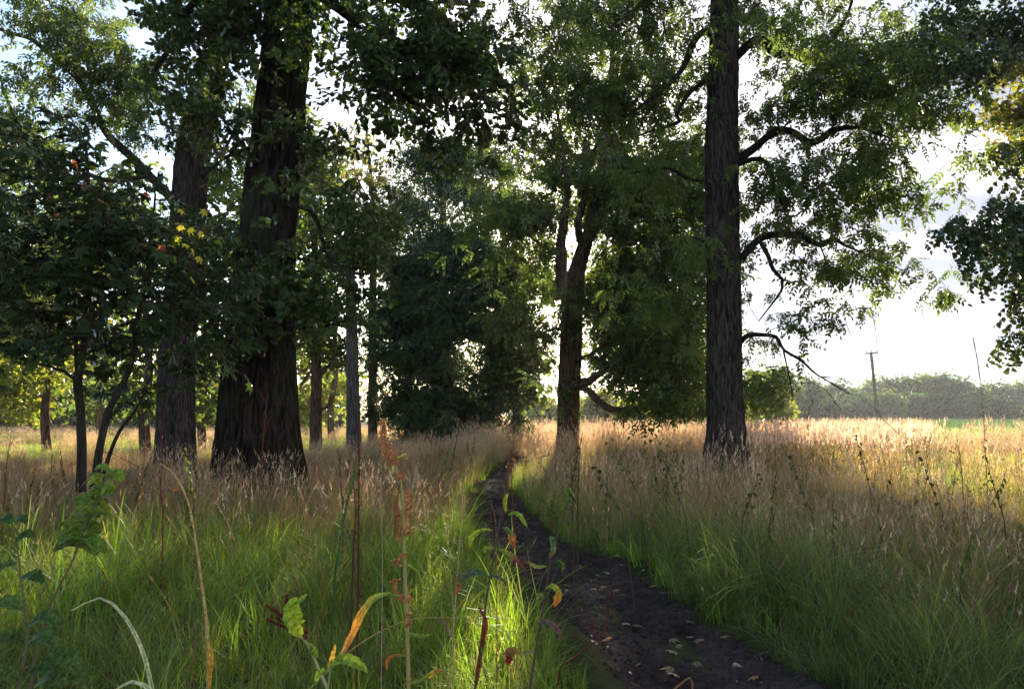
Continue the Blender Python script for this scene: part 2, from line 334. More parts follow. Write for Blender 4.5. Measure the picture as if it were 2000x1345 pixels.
def spray(kind, col, seed):
    random.seed(seed); mb = MB(); wood = (.06, .045, .035)
    if kind == 'oak':
        tube(mb, [(0, 0, 0), (.15, .01, .01), (.32, 0, -.02)], [.004, .003, .0015], 3, wood)
        for i in range(15):
            t = random.uniform(.08, .32); tw = .12 * (random.random() - .5)
            mb.merge(leaf_strip(OAK, random.uniform(.08, .12), random.uniform(.08, .12), random.uniform(-.1, .5), random.uniform(0, .4)),
                     rotm(random.uniform(-.9, .9), random.uniform(-.3, .9), random.uniform(-2.3, 2.3)), (t, tw, random.uniform(-.06, .05)), 1, jc(col))
    elif kind == 'ash':
        for j in range(5):
            az = random.uniform(-1.5, 1.5); base = np.array([random.uniform(0, .2), 0, 0]); L = random.uniform(.2, .28); sub = MB()
            tube(sub, [(0, 0, 0), (L * .5, 0, .01), (L, 0, -.05)], [.0015, .001, .001], 3, wood)
            for k in range(9):
                t = (k // 2 + 1.2) / 5.4 if k < 8 else 1.0; sd = 0 if k == 8 else (1 if k % 2 else -1)
                sub.merge(leaf_strip(LANCE, random.uniform(.06, .085), .11, .3, .3), rotm(random.uniform(-.4, .4), random.uniform(-.2, .6), sd * random.uniform(.7, 1.1)), (t * L, 0, -.05 * t * t), 1, jc(col, .15))
            mb.merge(sub, rotm(random.uniform(-.7, .7), random.uniform(-.2, 1.0), az), base)
        tube(mb, [(0, 0, 0), (.12, .01, .01), (.22, 0, -.01)], [.004, .003, .0015], 3, wood)
    elif kind == 'maple':
        tube(mb, [(0, 0, 0), (.2, .01, .03), (.42, 0, 0)], [.004, .003, .0015], 3, wood)
        for i in range(8):
            t = .1 + .33 * i / 7; sd = 1 if i % 2 else -1; az = sd * random.uniform(.5, 1.6); pl = random.uniform(.05, .12)
            e = np.array([t + math.cos(az) * pl, math.sin(az) * pl, random.uniform(-.03, .04)])
            tube(mb, [(t, 0, .01), e], [.0012, .001], 3, (.15, .06, .04))
            mb.merge(maple_leaf(random.uniform(.10, .17), (1, 1, 1)), rotm(random.uniform(-.45, .45), random.uniform(0, .8), az + random.uniform(-.4, .4)), e, 1, jc(col, .25))
    elif kind == 'ovate':
        for b in range(3):
            sub = MB(); tube(sub, [(0, 0, 0), (.16, .01, 0), (.34, 0, -.05)], [.003, .002, .001], 3, wood)
            for i in range(11):
                t = .05 + .3 * i / 10; sd = 1 if i % 2 else -1
                sub.merge(leaf_strip(OVATE, random.uniform(.05, .075), random.uniform(.06, .08), .25, .3), rotm(random.uniform(-.5, .5), random.uniform(-.1, .9), sd * random.uniform(.6, 1.3)), (t, 0, -.4 * t * t), 1, jc(col))
            mb.merge(sub, rotm(random.uniform(-.5, .5), random.uniform(-.3, .6), (b - 1) * .8 + random.uniform(-.2, .2)))
    elif kind == 'round':
        for b in range(2):
            sub = MB(); tube(sub, [(0, 0, 0), (.16, .01, 0), (.34, 0, -.06)], [.003, .002, .001], 3, wood)
            for i in range(9):
                t = .05 + .3 * i / 8; sd = 1 if i % 2 else -1
                sub.merge(leaf_strip([(0, .02), (.15, .32), (.45, .45), (.8, .25), (1, 0)], random.uniform(.055, .08), random.uniform(.055, .075), .2, .3), rotm(random.uniform(-.8, .8), random.uniform(.2, 1.3), sd * random.uniform(.6, 1.5)), (t, 0, -.4 * t * t - .02), 1, jc(col, .25, .2))
            mb.merge(sub, rotm(random.uniform(-.5, .5), random.uniform(-.1, .6), (b - .5) * .9))
    elif kind == 'clump':
        for i in range(34):
            p = np.array([random.gauss(.2, .18), random.gauss(0, .2), random.gauss(0, .1)])
            mb.merge(leaf_strip(CLUMP, random.uniform(.1, .17), .16, .3, .2), rotm(random.uniform(-1, 1), random.uniform(-.6, 1), random.uniform(-3, 3)), p, 1, jc(col, .3, .15))
    return mb

# gaps in the crowns that let the sun through to particular spots (real holes in the foliage)
LIT = []
def lit(p, r): LIT.append((np.asarray(p, float), r))
def sun_gap_keep(co, margin=.05, k=1.0):
    keep = np.ones(len(co), bool)
    for g, r in LIT:
        d = co - g; t = d @ SUNV; q = d - t[:, None] * SUNV; dist = np.linalg.norm(q, axis=1)
        keep &= ~((t > 0.5) & (dist < r * k + margin))
    return keep

# ------------------------------------------------------------------ trees
def bark_disp(amp, k, fl=0.0, flare_h=1.0, seed=0.0):
    def f(th, s, r):
        kk = k
        n = vnoise(np.stack([np.cos(th) * r * kk + seed + 40, np.sin(th) * r * kk + 40, s * kk * .16 + seed], -1))
        n2 = vnoise(np.stack([np.cos(th) * r * kk * 2.3 + 11, np.sin(th) * r * kk * 2.3 + seed, s * kk * .5], -1))
        big = vnoise(np.stack([np.cos(th) * 1.3 + 5 + seed, np.sin(th) * 1.3 + 7, s * .5], -1)) - .5
        rid = 1 - np.abs(2 * n - 1)
        out = amp * (rid * 1.3 + n2 * .6 - 1.0) + big * r * .14
        if fl:
            fr = np.exp(-s / flare_h)
            out = out + fl * fr * (.75 + .6 * np.cos(th * 5 + seed + 2.2 * np.sin(s)) * fr ** .5)
        return out
    return f
class Wood:
    def __init__(s): s.p = []; s.par = []; s.r = []; s.ok = []
    def chain(s, pts, radii, parent=-1, attach=True):
        idx = []
        for i, (p, r) in enumerate(zip(pts, radii)):
            s.p.append(p); s.par.append(parent); s.r.append(r); s.ok.append(attach); parent = len(s.p) - 1; idx.append(parent)
        return idx
def tree(name, label, trunk, limbs, blobs, protos, leafmat, bark, cat='tree', group=None, cr_px=60, per=16, droop=.25, sscale=1.0,
         bark_amp=.02, bark_k=14, flare=.0, flare_h=.6, nseg=24, step=.08, attach_z=2.5, seed=1, twig_r=.006, squash=.6, corridor=1.0, ground=True, twigs=True, limb_bark=None, shell=0.0, thin=.06, bare=.25, spread=.48):
    rg = np.random.default_rng(seed); random.seed(seed)
    tr = np.array([[*P(a[0], a[1], a[2]), a[3]] for a in trunk])
    base = tr[0][:3].copy()
    if ground: base[2] = 0
    root = empty(name, base, label, cat, group)
    sp = smooth_path(tr, step)
    mb = MB(); tube(mb, sp[:, :3], sp[:, 3], nseg, disp=bark_disp(bark_amp, bark_k, flare, flare_h, seed * 3.7))
    obj('trunk', mb.mesh('trunk', base, True), bark, root)
    W = Wood(); cs = smooth_path(tr, .5)
    ids = W.chain(cs[:, :3], cs[:, 3]); 
    for i in ids: W.ok[i] = W.p[i][2] > attach_z
    for lb in limbs:
        L = np.array([[*P(a[0], a[1], a[2]), a[3] * .85] for a in lb]); ls = smooth_path(L, .12)
        wob = np.stack([vnoise(np.stack([ls[:, 0] * 2 + 9 * k, ls[:, 1] * 2, ls[:, 2] * 2 + seed], -1)) - .5 for k in range(3)], -1) * .10
        wob *= np.minimum(1, np.arange(len(ls)) / 6)[:, None] * min(1.0, lb[0][3] * 12); ls[:, :3] += wob
        mb = MB(); tube(mb, ls[:, :3], ls[:, 3], 10 if lb[0][3] > .03 else 6, disp=bark_disp(lb[0][3] * .10, 18, 0, 1, seed))
        obj('limb', mb.mesh('limb', base, True), limb_bark or bark, root)
        W.chain(ls[::3, :3], ls[::3, 3])
    for i in range(len(W.p) if bare else 0):
        if i < len(ids) or rg.random() > bare: continue
        dv = rg.normal(size=3); dv[2] = dv[2] * .6 - .25; dv /= np.linalg.norm(dv); L = rg.uniform(.25, .9); pp = [W.p[i]]; par = i
        for q in range(5): dv = dv + rg.normal(size=3) * .18 + np.array([0, 0, -.08]); dv /= np.linalg.norm(dv); pp.append(pp[-1] + dv * L / 5)
        W.chain(pp[1:], [0] * 5, i, False)
    # cluster centres
    cl = []
    for b in blobs:
        px, py, d, rx, ry, rd = b[:6]; dens = (b[6] if len(b) > 6 else 1.6) * 1.45
        n = max(1, int(round(dens * rx * ry / cr_px ** 2)))
        for _ in range(n):
            v = rg.normal(size=3); v /= np.linalg.norm(v); rad = rg.uniform(shell, 1) ** (1 / 2.2)
            v *= rad; cl.append((*P(px + v[0] * rx, py + v[2] * ry, d + v[1] * rd), cr_px * d / FPX))
    cl = np.array(cl) if cl else np.zeros((0, 4))
    cl = cl[cl[:, 2] > .25]
    # wood out to every cluster
    if twigs and len(cl):
        order = np.argsort([min(np.linalg.norm(np.array(W.p)[np.array(W.ok)] - c[:3], axis=1)) for c in cl])
        for i in order:
            c = cl[i][:3]; A = np.array(W.p); dd = np.linalg.norm(A - c, axis=1) + np.where(W.ok, 0, 1e6) + .5 * np.maximum(0, A[:, 2] - c[2])
            j = int(np.argmin(dd)); a = A[j]; L = np.linalg.norm(c - a); n = max(2, int(L / .3))
            mid = (a + c) / 2 + np.array([0, 0, .12 * L]) + rg.normal(size=3) * .12 * L
            t = np.linspace(0, 1, n + 1)[1:, None]
            pts = (1 - t) ** 2 * a + 2 * t * (1 - t) * mid + t * t * c + rg.normal(size=(n, 3)) * .025 * min(1, L)
            W.chain(pts, [0] * n, j)
        # radii from the tips down
        nfix = len(W.r); acc = np.zeros(nfix); kids = [[] for _ in range(nfix)]
        for i in range(nfix):
            if W.par[i] >= 0 and W.r[i] == 0: kids[W.par[i]].append(i)
        rad = np.zeros(nfix)
        for i in range(nfix - 1, -1, -1):
            if W.r[i] > 0: rad[i] = W.r[i]; continue
            e = 2.3; s_ = sum(rad[k] ** e for k in kids[i]); rad[i] = max(twig_r, s_ ** (1 / e) if kids[i] else twig_r)
        mb = MB(); done = set()
        for i in range(nfix):
            for k in kids[i]:
                if k in done: continue
                if W.r[i] == 0 and kids[i] and k == max(kids[i], key=lambda q: rad[q]): continue   # runs on in its own chain
                pts = [W.p[i]]; rs = [min(rad[i], rad[k] * 1.2)]; q = k
                while True:
                    pts.append(W.p[q]); rs.append(rad[q]); done.add(q)
                    if not kids[q]: break
                    q = max(kids[q], key=lambda z: rad[z])
                tube(mb, pts, np.minimum(rs, .12), 6 if rs[0] > .02 else 4)
        # bare twig ends
        if mb.v: props(obj('branches', mb.mesh('branches', base, True), M_twig, root), kind='stuff')
    # leaf sprays
    if len(cl):
        k = per; n = len(cl) * k
        ctr = np.repeat(cl[:, :3], k, 0); cr = np.repeat(cl[:, 3], k)
        off = rg.normal(size=(n, 3)) * spread; off[:, 2] *= squash
        co = ctr + off * cr[:, None]
        yaw = np.arctan2(off[:, 1], off[:, 0]) + rg.normal(size=n) * .9
        rot = np.stack([rg.normal(size=n) * .45, droop + rg.normal(size=n) * .4, yaw], -1)
        scl = sscale * rg.uniform(.75, 1.3, n)
        kp = co[:, 2] > .2
        if corridor:
            dirv = np.stack([np.cos(rot[:, 1]) * np.cos(rot[:, 2]), np.cos(rot[:, 1]) * np.sin(rot[:, 2]), -np.sin(rot[:, 1])], -1)
            kp &= sun_gap_keep(co + dirv * (.18 * scl)[:, None], .17 * sscale, corridor) | (rg.random(n) < thin)
        # keep the lens clear
        kp &= np.linalg.norm(co - np.array([0, 0, EYE]), axis=1) > 1.5
        co, rot, scl = co[kp], rot[kp], scl[kp]
        scatter('foliage', protos, co, rot, scl, rg.integers(0, len(protos), len(co)), leafmat, root, base)
    return root

# ------------------------------------------------------------------ ground and path
LE = [(1300, 1500), (1250, 1400), (1213, 1310), (1128, 1230), (1078, 1185), (1000, 1100), (955, 1050), (945, 1000), (946, 960), (962, 935), (985, 915), (1005, 898), (1012, 885)]
RE = [(2000, 1500), (1740, 1400), (1590, 1330), (1420, 1240), (1300, 1160), (1235, 1095), (1090, 1060), (1052, 1018), (1018, 980), (990, 945), (1010, 920), (1030, 900), (1040, 885)]
_l = np.array([G(*a)[:2] for a in LE]); _r = np.array([G(*a)[:2] for a in RE])
_ys = np.linspace(-3, 26, 300)
_lx = np.interp(_ys, _l[:, 1], _l[:, 0]); _rx = np.interp(_ys, _r[:, 1], _r[:, 0])
k_ = np.ones(9) / 9
_lx = np.convolve(np.pad(_lx, 4, 'edge'), k_, 'valid'); _rx = np.convolve(np.pad(_rx, 4, 'edge'), k_, 'valid')
_rx = np.maximum(_rx, _lx + .3)
def path_out(x, y):
    """signed distance outside the path (negative on it)"""
    lx = np.interp(y, _ys, _lx); rx = np.interp(y, _ys, _rx)
    d = np.maximum(lx - x, x - rx)
    return np.where(y > 25.5, 9, d)
def path_side(x, y): return x - (np.interp(y, _ys, _lx) + np.interp(y, _ys, _rx)) / 2
def terrain(x, y):
    h = .10 * (vnoise(np.stack([x * .25 + 50, y * .25 + 50, 0 * x], -1)) - .5) + .05 * (vnoise(np.stack([x * .9 + 50, y * .9 + 50, 0 * x + 3], -1)) - .5)
    h = h * sstep(2, 9, np.hypot(x, y)) * sstep(0.0, 2.0, path_out(x, y))
    h += 1.35 * sstep(55, 125, y) * sstep(-10, 45, x)
    return h
ys = np.concatenate([np.linspace(-8, 26, 300), 26 + (np.geomspace(1, 22, 130) - 1) * 42]); xs = np.sinh(np.linspace(-6.6, 6.6, 300)) * 1.6
X, Y = np.meshgrid(xs, ys); Z = terrain(X, Y) - .07 * sstep(.02, -.12, path_out(X, Y))
col = np.zeros(X.shape + (3,))
c_soil = np.array([.045, .035, .022]); c_green = np.array([.09, .15, .03]); c_tan = np.array([.22, .16, .08]); c_plough = np.array([.16, .11, .085])
n1 = vnoise(np.stack([X * .3 + 9, Y * .3 + 9, 0 * X + 4], -1))[..., None]
base_c = c_soil * (1 - n1) + (c_soil * .5 + c_green * .3) * n1
far = sstep(22, 60, Y)[..., None]; col = base_c * (1 - far) + c_tan * far
gs = (sstep(28, 34, Y) * sstep(112, 104, Y) * sstep(.50, .56, X / np.maximum(Y, 1)))[..., None]; col = col * (1 - gs) + np.array([.20, .34, .05]) * gs
pg = (sstep(112, 116, Y) * sstep(150, 140, Y) * sstep(10, 30, X))[..., None]; col = col * (1 - pg) + c_plough * pg
lg = (sstep(27, 32, Y) * sstep(60, 50, Y) * sstep(-5, -9, X))[..., None]; col = col * (1 - lg) + np.array([.26, .30, .07]) * lg  # sunlit strip of the left field, its brightness painted into the ground colour
nr, nc = X.shape; a = np.arange(nr - 1)[:, None] * nc; j = np.arange(nc - 1)[None, :]
F = np.stack([a + j, a + j + 1, a + nc + j + 1, a + nc + j], -1).reshape(-1, 4)
mb = MB(); mb.add(np.stack([X, Y, Z], -1).reshape(-1, 3), F, None, col.reshape(-1, 3))
props(obj('ground', mb.mesh('ground', smooth=True), M_ground), kind='structure')
# muddy path: a lumpy sheet of its own whose edges dip into the ground
yy = np.concatenate([np.linspace(-1, 10, 520), np.linspace(10.05, 25, 200)]); tt = np.linspace(0, 1, 100)
lx = np.interp(yy, _ys, _lx)[:, None]; rx = np.interp(yy, _ys, _rx)[:, None]
X = lx - .12 + (rx - lx + .24) * tt[None, :]; Y = np.repeat(yy[:, None], 100, 1)
lump = .05 * (vnoise(np.stack([X * 3 + 20, Y * 3 + 20, 0 * X], -1)) - .5) + .035 * (vnoise(np.stack([X * 11 + 20, Y * 11 + 20, 0 * X], -1)) - .5) + .02 * (vnoise(np.stack([X * 34 + 20, Y * 34 + 20, 0 * X], -1)) - .5)
def path_z(x, y):
    x = np.asarray(x, float); y = np.asarray(y, float)
    l = .05 * (vnoise(np.stack([x * 3 + 20, y * 3 + 20, 0 * x], -1)) - .5) + .035 * (vnoise(np.stack([x * 11 + 20, y * 11 + 20, 0 * x], -1)) - .5)
    return -.02 + l - .03 * (1 - sstep(-.3, 0, path_out(x, y)))
Z = -.02 + lump - .03 * (1 - sstep(-.3, 0, path_out(X, Y))) - .1 * sstep(.02, .12, path_out(X, Y))
nr, nc = X.shape; a = np.arange(nr - 1)[:, None] * nc; j = np.arange(nc - 1)[None, :]
F = np.stack([a + j, a + j + 1, a + nc + j + 1, a + nc + j], -1).reshape(-1, 4)
mb = MB(); mb.add(np.stack([X, Y, Z], -1).reshape(-1, 3), F)
props(obj('path', mb.mesh('path', smooth=True), M_mud), kind='structure')
# crumbs of mud on the path
protos = []
for s in range(3):
    p = MB(); random.seed(s); V = []
    for (a_, b_) in [(0, 90)] + [(i * 72, 26) for i in range(5)] + [(i * 72 + 36, -26) for i in range(5)] + [(0, -90)]:
        r_ = random.uniform(.7, 1.2); V.append((math.cos(R(a_)) * math.cos(R(b_)) * r_, math.sin(R(a_)) * math.cos(R(b_)) * r_, math.sin(R(b_)) * r_ * .7))
    Fc = [(0, 1 + i, 1 + (i + 1) % 5) for i in range(5)] + [(1 + i, 6 + i, 1 + (i + 1) % 5) for i in range(5)] + [(1 + (i + 1) % 5, 6 + i, 6 + (i + 1) % 5) for i in range(5)] + [(6 + i, 11, 6 + (i + 1) % 5) for i in range(5)]
    p.add(np.array(V) * .01, None, Fc); protos.append(p)
n = 7000; y = rng.uniform(1.5, 13, n); x = np.interp(y, _ys, _lx) + (np.interp(y, _ys, _rx) - np.interp(y, _ys, _lx)) * rng.uniform(-.05, 1.05, n)
co = np.stack([x, y, path_z(x, y) + .002], -1)
o = scatter('mud_crumbs', protos, co, rng.uniform(-3, 3, (n, 3)), rng.exponential(.45, n) + .2, rng.integers(0, 3, n), M_mud)
props(o, 'small dark crumbs and clods of mud scattered on the trodden path', 'mud')

# ------------------------------------------------------------------ where the sun reaches through
for (px, py, r) in [(300, 1110, .35), (390, 1080, .3), (480, 1110, .3), (600, 1080, .28), (660, 1050, .3), (240, 1150, .3), (120, 1130, .3), (700, 1120, .25), (560, 1150, .22),
                    (900, 1300, .28), (1000, 1290, .32), (1080, 1300, .25), (960, 1200, .2), (1120, 1250, .15), (200, 1230, .2), (420, 1260, .2), (820, 1180, .16), (700, 1000, .2),
                    (900, 930, .3), (960, 915, .35), (1000, 905, .4), (880, 1000, .22), (780, 1060, .2), (330, 1200, .18), (860, 1100, .22), (50, 1190, .2), (520, 1200, .25), (640, 1240, .2), (180, 1080, .3), (420, 1150, .25), (740, 1160, .2), (760, 1290, .2), (600, 1300, .15), (300, 1280, .15), (120, 1270, .2), (940, 980, .25), (840, 960, .25)]:
    lit(G(px, py, .25), r * (1.45 if py > 1190 else 1.1))
for px in range(1640, 2050, 60):
    for y_ in (13, 15.5, 18, 21): lit(np.array([(px - 1000) / FPX * y_, y_, .6]), .75)
for x_ in np.arange(-3.4, .6, .55):
    for y_ in (4.3, 5.2, 6.3): lit(np.array([x_ + .2 * math.sin(y_ * 9 + x_ * 5), y_, .3]), .13 + .09 * math.sin(x_ * 7 + y_ * 3))
for (px, py, d, r) in [(750, 880, 1.5, .05), (780, 960, 1.5, .05), (790, 1100, 1.5, .05), (700, 1220, 1.45, .07), (580, 1200, 1.5, .05), (930, 1060, 1.8, .06), (1000, 1050, 1.8, .06),
                       (385, 1100, 1.25, .06), (400, 1280, 1.25, .05), (350, 950, 1.25, .05), (240, 1200, 1.2, .06), (1083, 1160, 1.9, .05), (190, 960, 1.7, .07), (365, 450, 8, .25), (740, 620, 10, .25)]:
    lit(P(px, py, d), r * (1.7 if d < 3 else 1))

# ------------------------------------------------------------------ the trees
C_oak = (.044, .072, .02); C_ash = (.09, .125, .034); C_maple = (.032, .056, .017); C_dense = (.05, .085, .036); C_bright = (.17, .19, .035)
S_oak = [spray('oak', C_oak, 10 + i) for i in range(4)]
S_ash = [spray('ash', C_ash, 20 + i) for i in range(4)]
S_maple = [spray('maple', C_maple, 30 + i) for i in range(4)]
S_dense = [spray('ovate', C_dense, 40 + i) for i in range(4)]
S_round = [spray('round', (.05, .075, .03), 50 + i) for i in range(3)]
S_bright = [spray('clump', C_bright, 60 + i) for i in range(3)]  # backlit glow put into the leaf colour as a brighter yellow green
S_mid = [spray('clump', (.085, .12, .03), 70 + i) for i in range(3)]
S_far = [spray('clump', (.045, .085, .026), 80 + i) for i in range(3)]
S_pale = [spray('oak', (.22, .2, .08), 90 + i) for i in range(2)]

# A: the big dark oak left of centre
tree('oak_tree', 'massive dark oak trunk with flared base, largest trunk left of the path',
     [(505, 1010, 11, .64), (505, 900, 11, .61), (504, 800, 11, .565), (508, 700, 11, .51), (511, 600, 11, .455), (518, 500, 11, .415), (537, 300, 11, .375), (558, 100, 11, .345), (568, 0, 11, .335), (600, -300, 11, .32), (640, -750, 11, .2)],
     [[(585, 40, 10.9, .13), (640, 5, 10.5, .10), (680, 30, 10.2, .085), (700, 80, 10, .07), (725, 130, 9.8, .06), (790, 190, 9.6, .04), (850, 220, 9.5, .02)],
      [(600, -60, 11, .15), (700, -70, 10.4, .11), (820, 10, 9.8, .08), (920, 100, 9.4, .05), (980, 170, 9.3, .02)],
      [(550, -20, 11, .15), (470, -60, 10.4, .1), (390, 0, 10, .07), (330, 90, 9.8, .04), (300, 150, 9.8, .02)],
      [(560, 400, 10.7, .05), (600, 408, 10.4, .035), (622, 440, 10.2, .03), (640, 500, 10.1, .02), (670, 520, 10, .01)],
      [(500, 285, 10.9, .04), (455, 300, 10.6, .03), (425, 320, 10.4, .022), (395, 350, 10.2, .012)],
      [(570, 640, 10.7, .04), (620, 640, 10.3, .03), (690, 625, 10.0, .012)]],
     [(400, 50, 10, 115, 110, 1.2, 2.4), (330, 150, 10, 50, 70, .8), (480, -90, 10.3, 200, 100, 1.6), (400, 190, 10, 80, 60, .8, 1.4), (480, 60, 9.8, 80, 100, .6, 1.5),
      (560, 50, 9.7, 70, 80, .5, 2.2), (640, 60, 10, 40, 70, .5, 1.2), (770, 60, 9.5, 140, 110, 1.2, 2.8), (880, 120, 9.2, 100, 110, 1, 2.6), (940, 190, 9.2, 50, 50, .7, 2), (740, 160, 9.5, 60, 60, .6, 2),
      (690, 215, 9.5, 30, 35, .4, 1.6), (840, 240, 9.3, 110, 40, .6, 1.6), (900, 285, 9.4, 60, 25, .4, 1.3), (700, -80, 9.6, 300, 80, 1.4, 1.2), (960, 230, 9.2, 40, 30, .4), (640, 240, 10, 24, 20, .3, 1),
      (660, 400, 10, 70, 60, .6, 1.6), (640, 500, 10.2, 60, 60, .6, 1.0), (650, 590, 10.2, 70, 60, .6, 1.3), (560, 590, 10, 80, 55, .4, 1.6), (480, 560, 9.9, 60, 60, .5, 1.8), (590, 300, 9.9, 30, 60, .2, .8),
      (500, 640, 10, 90, 35, .4, 1.2), (690, 470, 10, 40, 60, .5, .8), (430, 480, 10, 50, 60, .4, 1.4), (700, 640, 9.9, 50, 40, .3, 1.4), (545, 400, 10.2, 40, 30, .2, .8), (470, 430, 10, 40, 40, .3, 1.0), (420, 250, 10.4, 60, 60, .4, 1.0),
      (900, -150, 10, 200, 120, 1.5, .8), (380, -250, 11, 300, 120, 2, .6), (700, -330, 11.5, 300, 150, 3, .6)],
     S_oak, M_leafgloss, M_barkdark, per=15, spread=.55, bark_amp=.035, bark_k=11, flare=.13, flare_h=.7, nseg=140, step=.05, attach_z=2.2, seed=1, group='large trees in the meadow')
# B: second trunk to its left, feathery branches to the upper left
tree('ash_tree', 'grey brown ridged trunk behind the sapling, left of the massive dark oak',
     [(343, 940, 17, .44), (343, 850, 17, .41), (345, 700, 17, .385), (355, 600, 17, .38), (366, 450, 17, .38), (378, 300, 17, .38), (398, 200, 17, .36), (425, 100, 17, .31), (450, 0, 17, .26), (480, -250, 17, .18), (500, -600, 17, .08)],
     [[(365, 430, 16.9, .14), (330, 380, 16.6, .12), (290, 340, 16.3, .11), (245, 295, 16.1, .10), (205, 255, 16, .09), (175, 190, 15.8, .08), (135, 135, 15.6, .07), (70, 85, 15.4, .05), (-20, 50, 15.3, .03)],
      [(290, 345, 16.3, .06), (200, 350, 16.2, .06), (110, 305, 16, .055), (50, 270, 15.9, .05), (20, 215, 15.8, .04), (0, 150, 15.7, .02)],
      [(365, 480, 16.9, .08), (250, 400, 16.4, .06), (130, 360, 16.2, .06), (80, 350, 16, .05), (30, 345, 15.9, .055), (0, 330, 15.8, .04), (-60, 260, 15.6, .03)],
      [(175, 190, 15.8, .05), (185, 120, 15.6, .04), (160, 50, 15.4, .03), (120, -20, 15.3, .02)],
      [(372, 350, 16.9, .07), (420, 320, 16.6, .05), (460, 250, 16.4, .03), (470, 180, 16.3, .02)]],
     [(110, 50, 15.6, 150, 90, 1.6, 2.0), (235, 110, 15.8, 90, 90, 1.2, 2.0), (50, 160, 15.7, 90, 80, 1.2, 1.3), (230, 240, 16, 80, 60, 1, 1.2), (270, 200, 16, 50, 80, 1.0, 1.2), (80, 230, 15.8, 90, 50, 1, .6),
      (40, -80, 15.6, 260, 90, 2, 1.0), (300, 300, 16.2, 60, 50, .8, 1), (330, 460, 16, 60, 60, .8, .8), (440, 300, 16.2, 50, 80, .8, 1.2), (40, 420, 17, 90, 70, 1.4, 1.2), (160, 320, 16.4, 70, 50, 1, .8),
      (430, 160, 16.2, 60, 60, .8, 1.5), (350, -150, 17, 260, 120, 2.5, 1)],
     S_ash, M_leaf, M_barkash, per=14, bark_amp=.028, bark_k=14, flare=.06, flare_h=.5, nseg=110, step=.06, seed=2, sscale=1.25, group='large trees in the meadow')
# C: young maple close on the left
tree('maple_sapling', 'young dark maple with two thin bent stems standing close on the left',
     [(158, 960, 8, .05), (160, 880, 8, .046), (157, 800, 8, .042), (152, 745, 8, .045), (163, 680, 8, .034), (172, 600, 8, .03), (178, 480, 8, .024), (174, 380, 8, .02), (168, 280, 8, .013)],
     [[(185, 950, 8.1, .05), (196, 880, 8.1, .045), (217, 800, 8.1, .042), (250, 730, 8.1, .038), (265, 650, 8.1, .033), (282, 560, 8, .027), (290, 460, 8, .02), (300, 380, 8, .012)],
      [(153, 740, 8, .03), (148, 680, 7.9, .026), (150, 620, 7.9, .022), (140, 540, 7.8, .015), (120, 450, 7.8, .01)],
      [(152, 745, 8, .022), (125, 725, 7.9, .018), (95, 715, 7.8, .014), (30, 700, 7.7, .01)]],
     [(110, 300, 8, 90, 50, .6, 1.6), (168, 285, 8, 40, 35, .4, 1.6), (170, 340, 8, 60, 60, .6, 1.2), (60, 420, 7.8, 110, 60, .7, 1.2), (180, 440, 8, 80, 70, .6, 1.2), (270, 500, 8, 70, 60, .6, 1.4), (110, 520, 7.8, 150, 60, .9, 1.5), (330, 470, 8, 80, 50, .6, 1.2),
      (70, 610, 7.8, 110, 50, .8, 1.6), (290, 600, 8, 90, 60, .7, 1.2), (390, 560, 8.2, 50, 60, .5, 1.4), (30, 690, 7.7, 70, 35, .7, 1.4), (210, 660, 8, 80, 40, .6, 1.0), (40, 520, 7.8, 80, 60, .6, 1.2), (370, 640, 8.2, 60, 40, .4, 1.0), (130, 620, 8, 60, 40, .5, 1.0), (20, 580, 7.6, 60, 60, .5, 1.0), (300, 690, 8.2, 50, 30, .4, .7), (360, 520, 8.2, 60, 50, .5, 1.2), (440, 600, 8.6, 40, 50, .4, 1.0)],
     S_maple, M_leafgloss, M_twig, per=9, squash=.32, droop=.12, bark_amp=.004, bark_k=30, nseg=14, step=.06, attach_z=1.6, seed=3, twig_r=.003, sscale=1.15)
sap = bpy.context.scene.objects['maple_sapling']
# its turning leaves, each one a leaf that can be picked out
yl = {}
for k, (px, py, d, c) in enumerate([(370, 445, 7.7, (.75, .6, .05)), (345, 460, 7.7, (.6, .55, .05)), (395, 452, 7.7, (.75, .5, .05)), (360, 475, 7.6, (.55, .55, .06)), (330, 478, 7.7, (.4, .4, .05)), (375, 485, 7.6, (.6, .5, .05)), (350, 440, 7.8, (.6, .55, .07)),
                                    (190, 388, 7.6, (.45, .16, .04)), (243, 393, 7.6, (.4, .34, .05)), (262, 396, 7.6, (.35, .3, .05)), (281, 375, 7.7, (.40, .07, .04)), (318, 478, 7.6, (.4, .12, .04)), (372, 540, 7.6, (.7, .42, .05)), (95, 380, 7.6, (.3, .09, .04)),
                                    (142, 312, 7.7, (.3, .09, .04)), (160, 362, 7.6, (.28, .1, .04)), (110, 416, 7.6, (.32, .1, .04)), (400, 408, 7.7, (.55, .5, .06)), (352, 408, 7.8, (.45, .4, .06)), (385, 500, 7.6, (.5, .45, .05)), (340, 500, 7.7, (.35, .36, .05))]):
    lf = MB(); random.seed(k); lf.merge(maple_leaf(.115, np.array(c) * 1.1), rotm(random.uniform(-.9, .9) + .5, random.uniform(.2, 1.2), random.uniform(-2.5, 2.5)))
    o = obj('turning_leaf', lf.mesh('turning_leaf'), M_plant, sap); o.location = P(px, py, d - .35) - np.array(sap.location)
    o['label'] = 'yellow turning maple leaf' if c[1] > c[0] * .6 else 'orange red turning maple leaf'
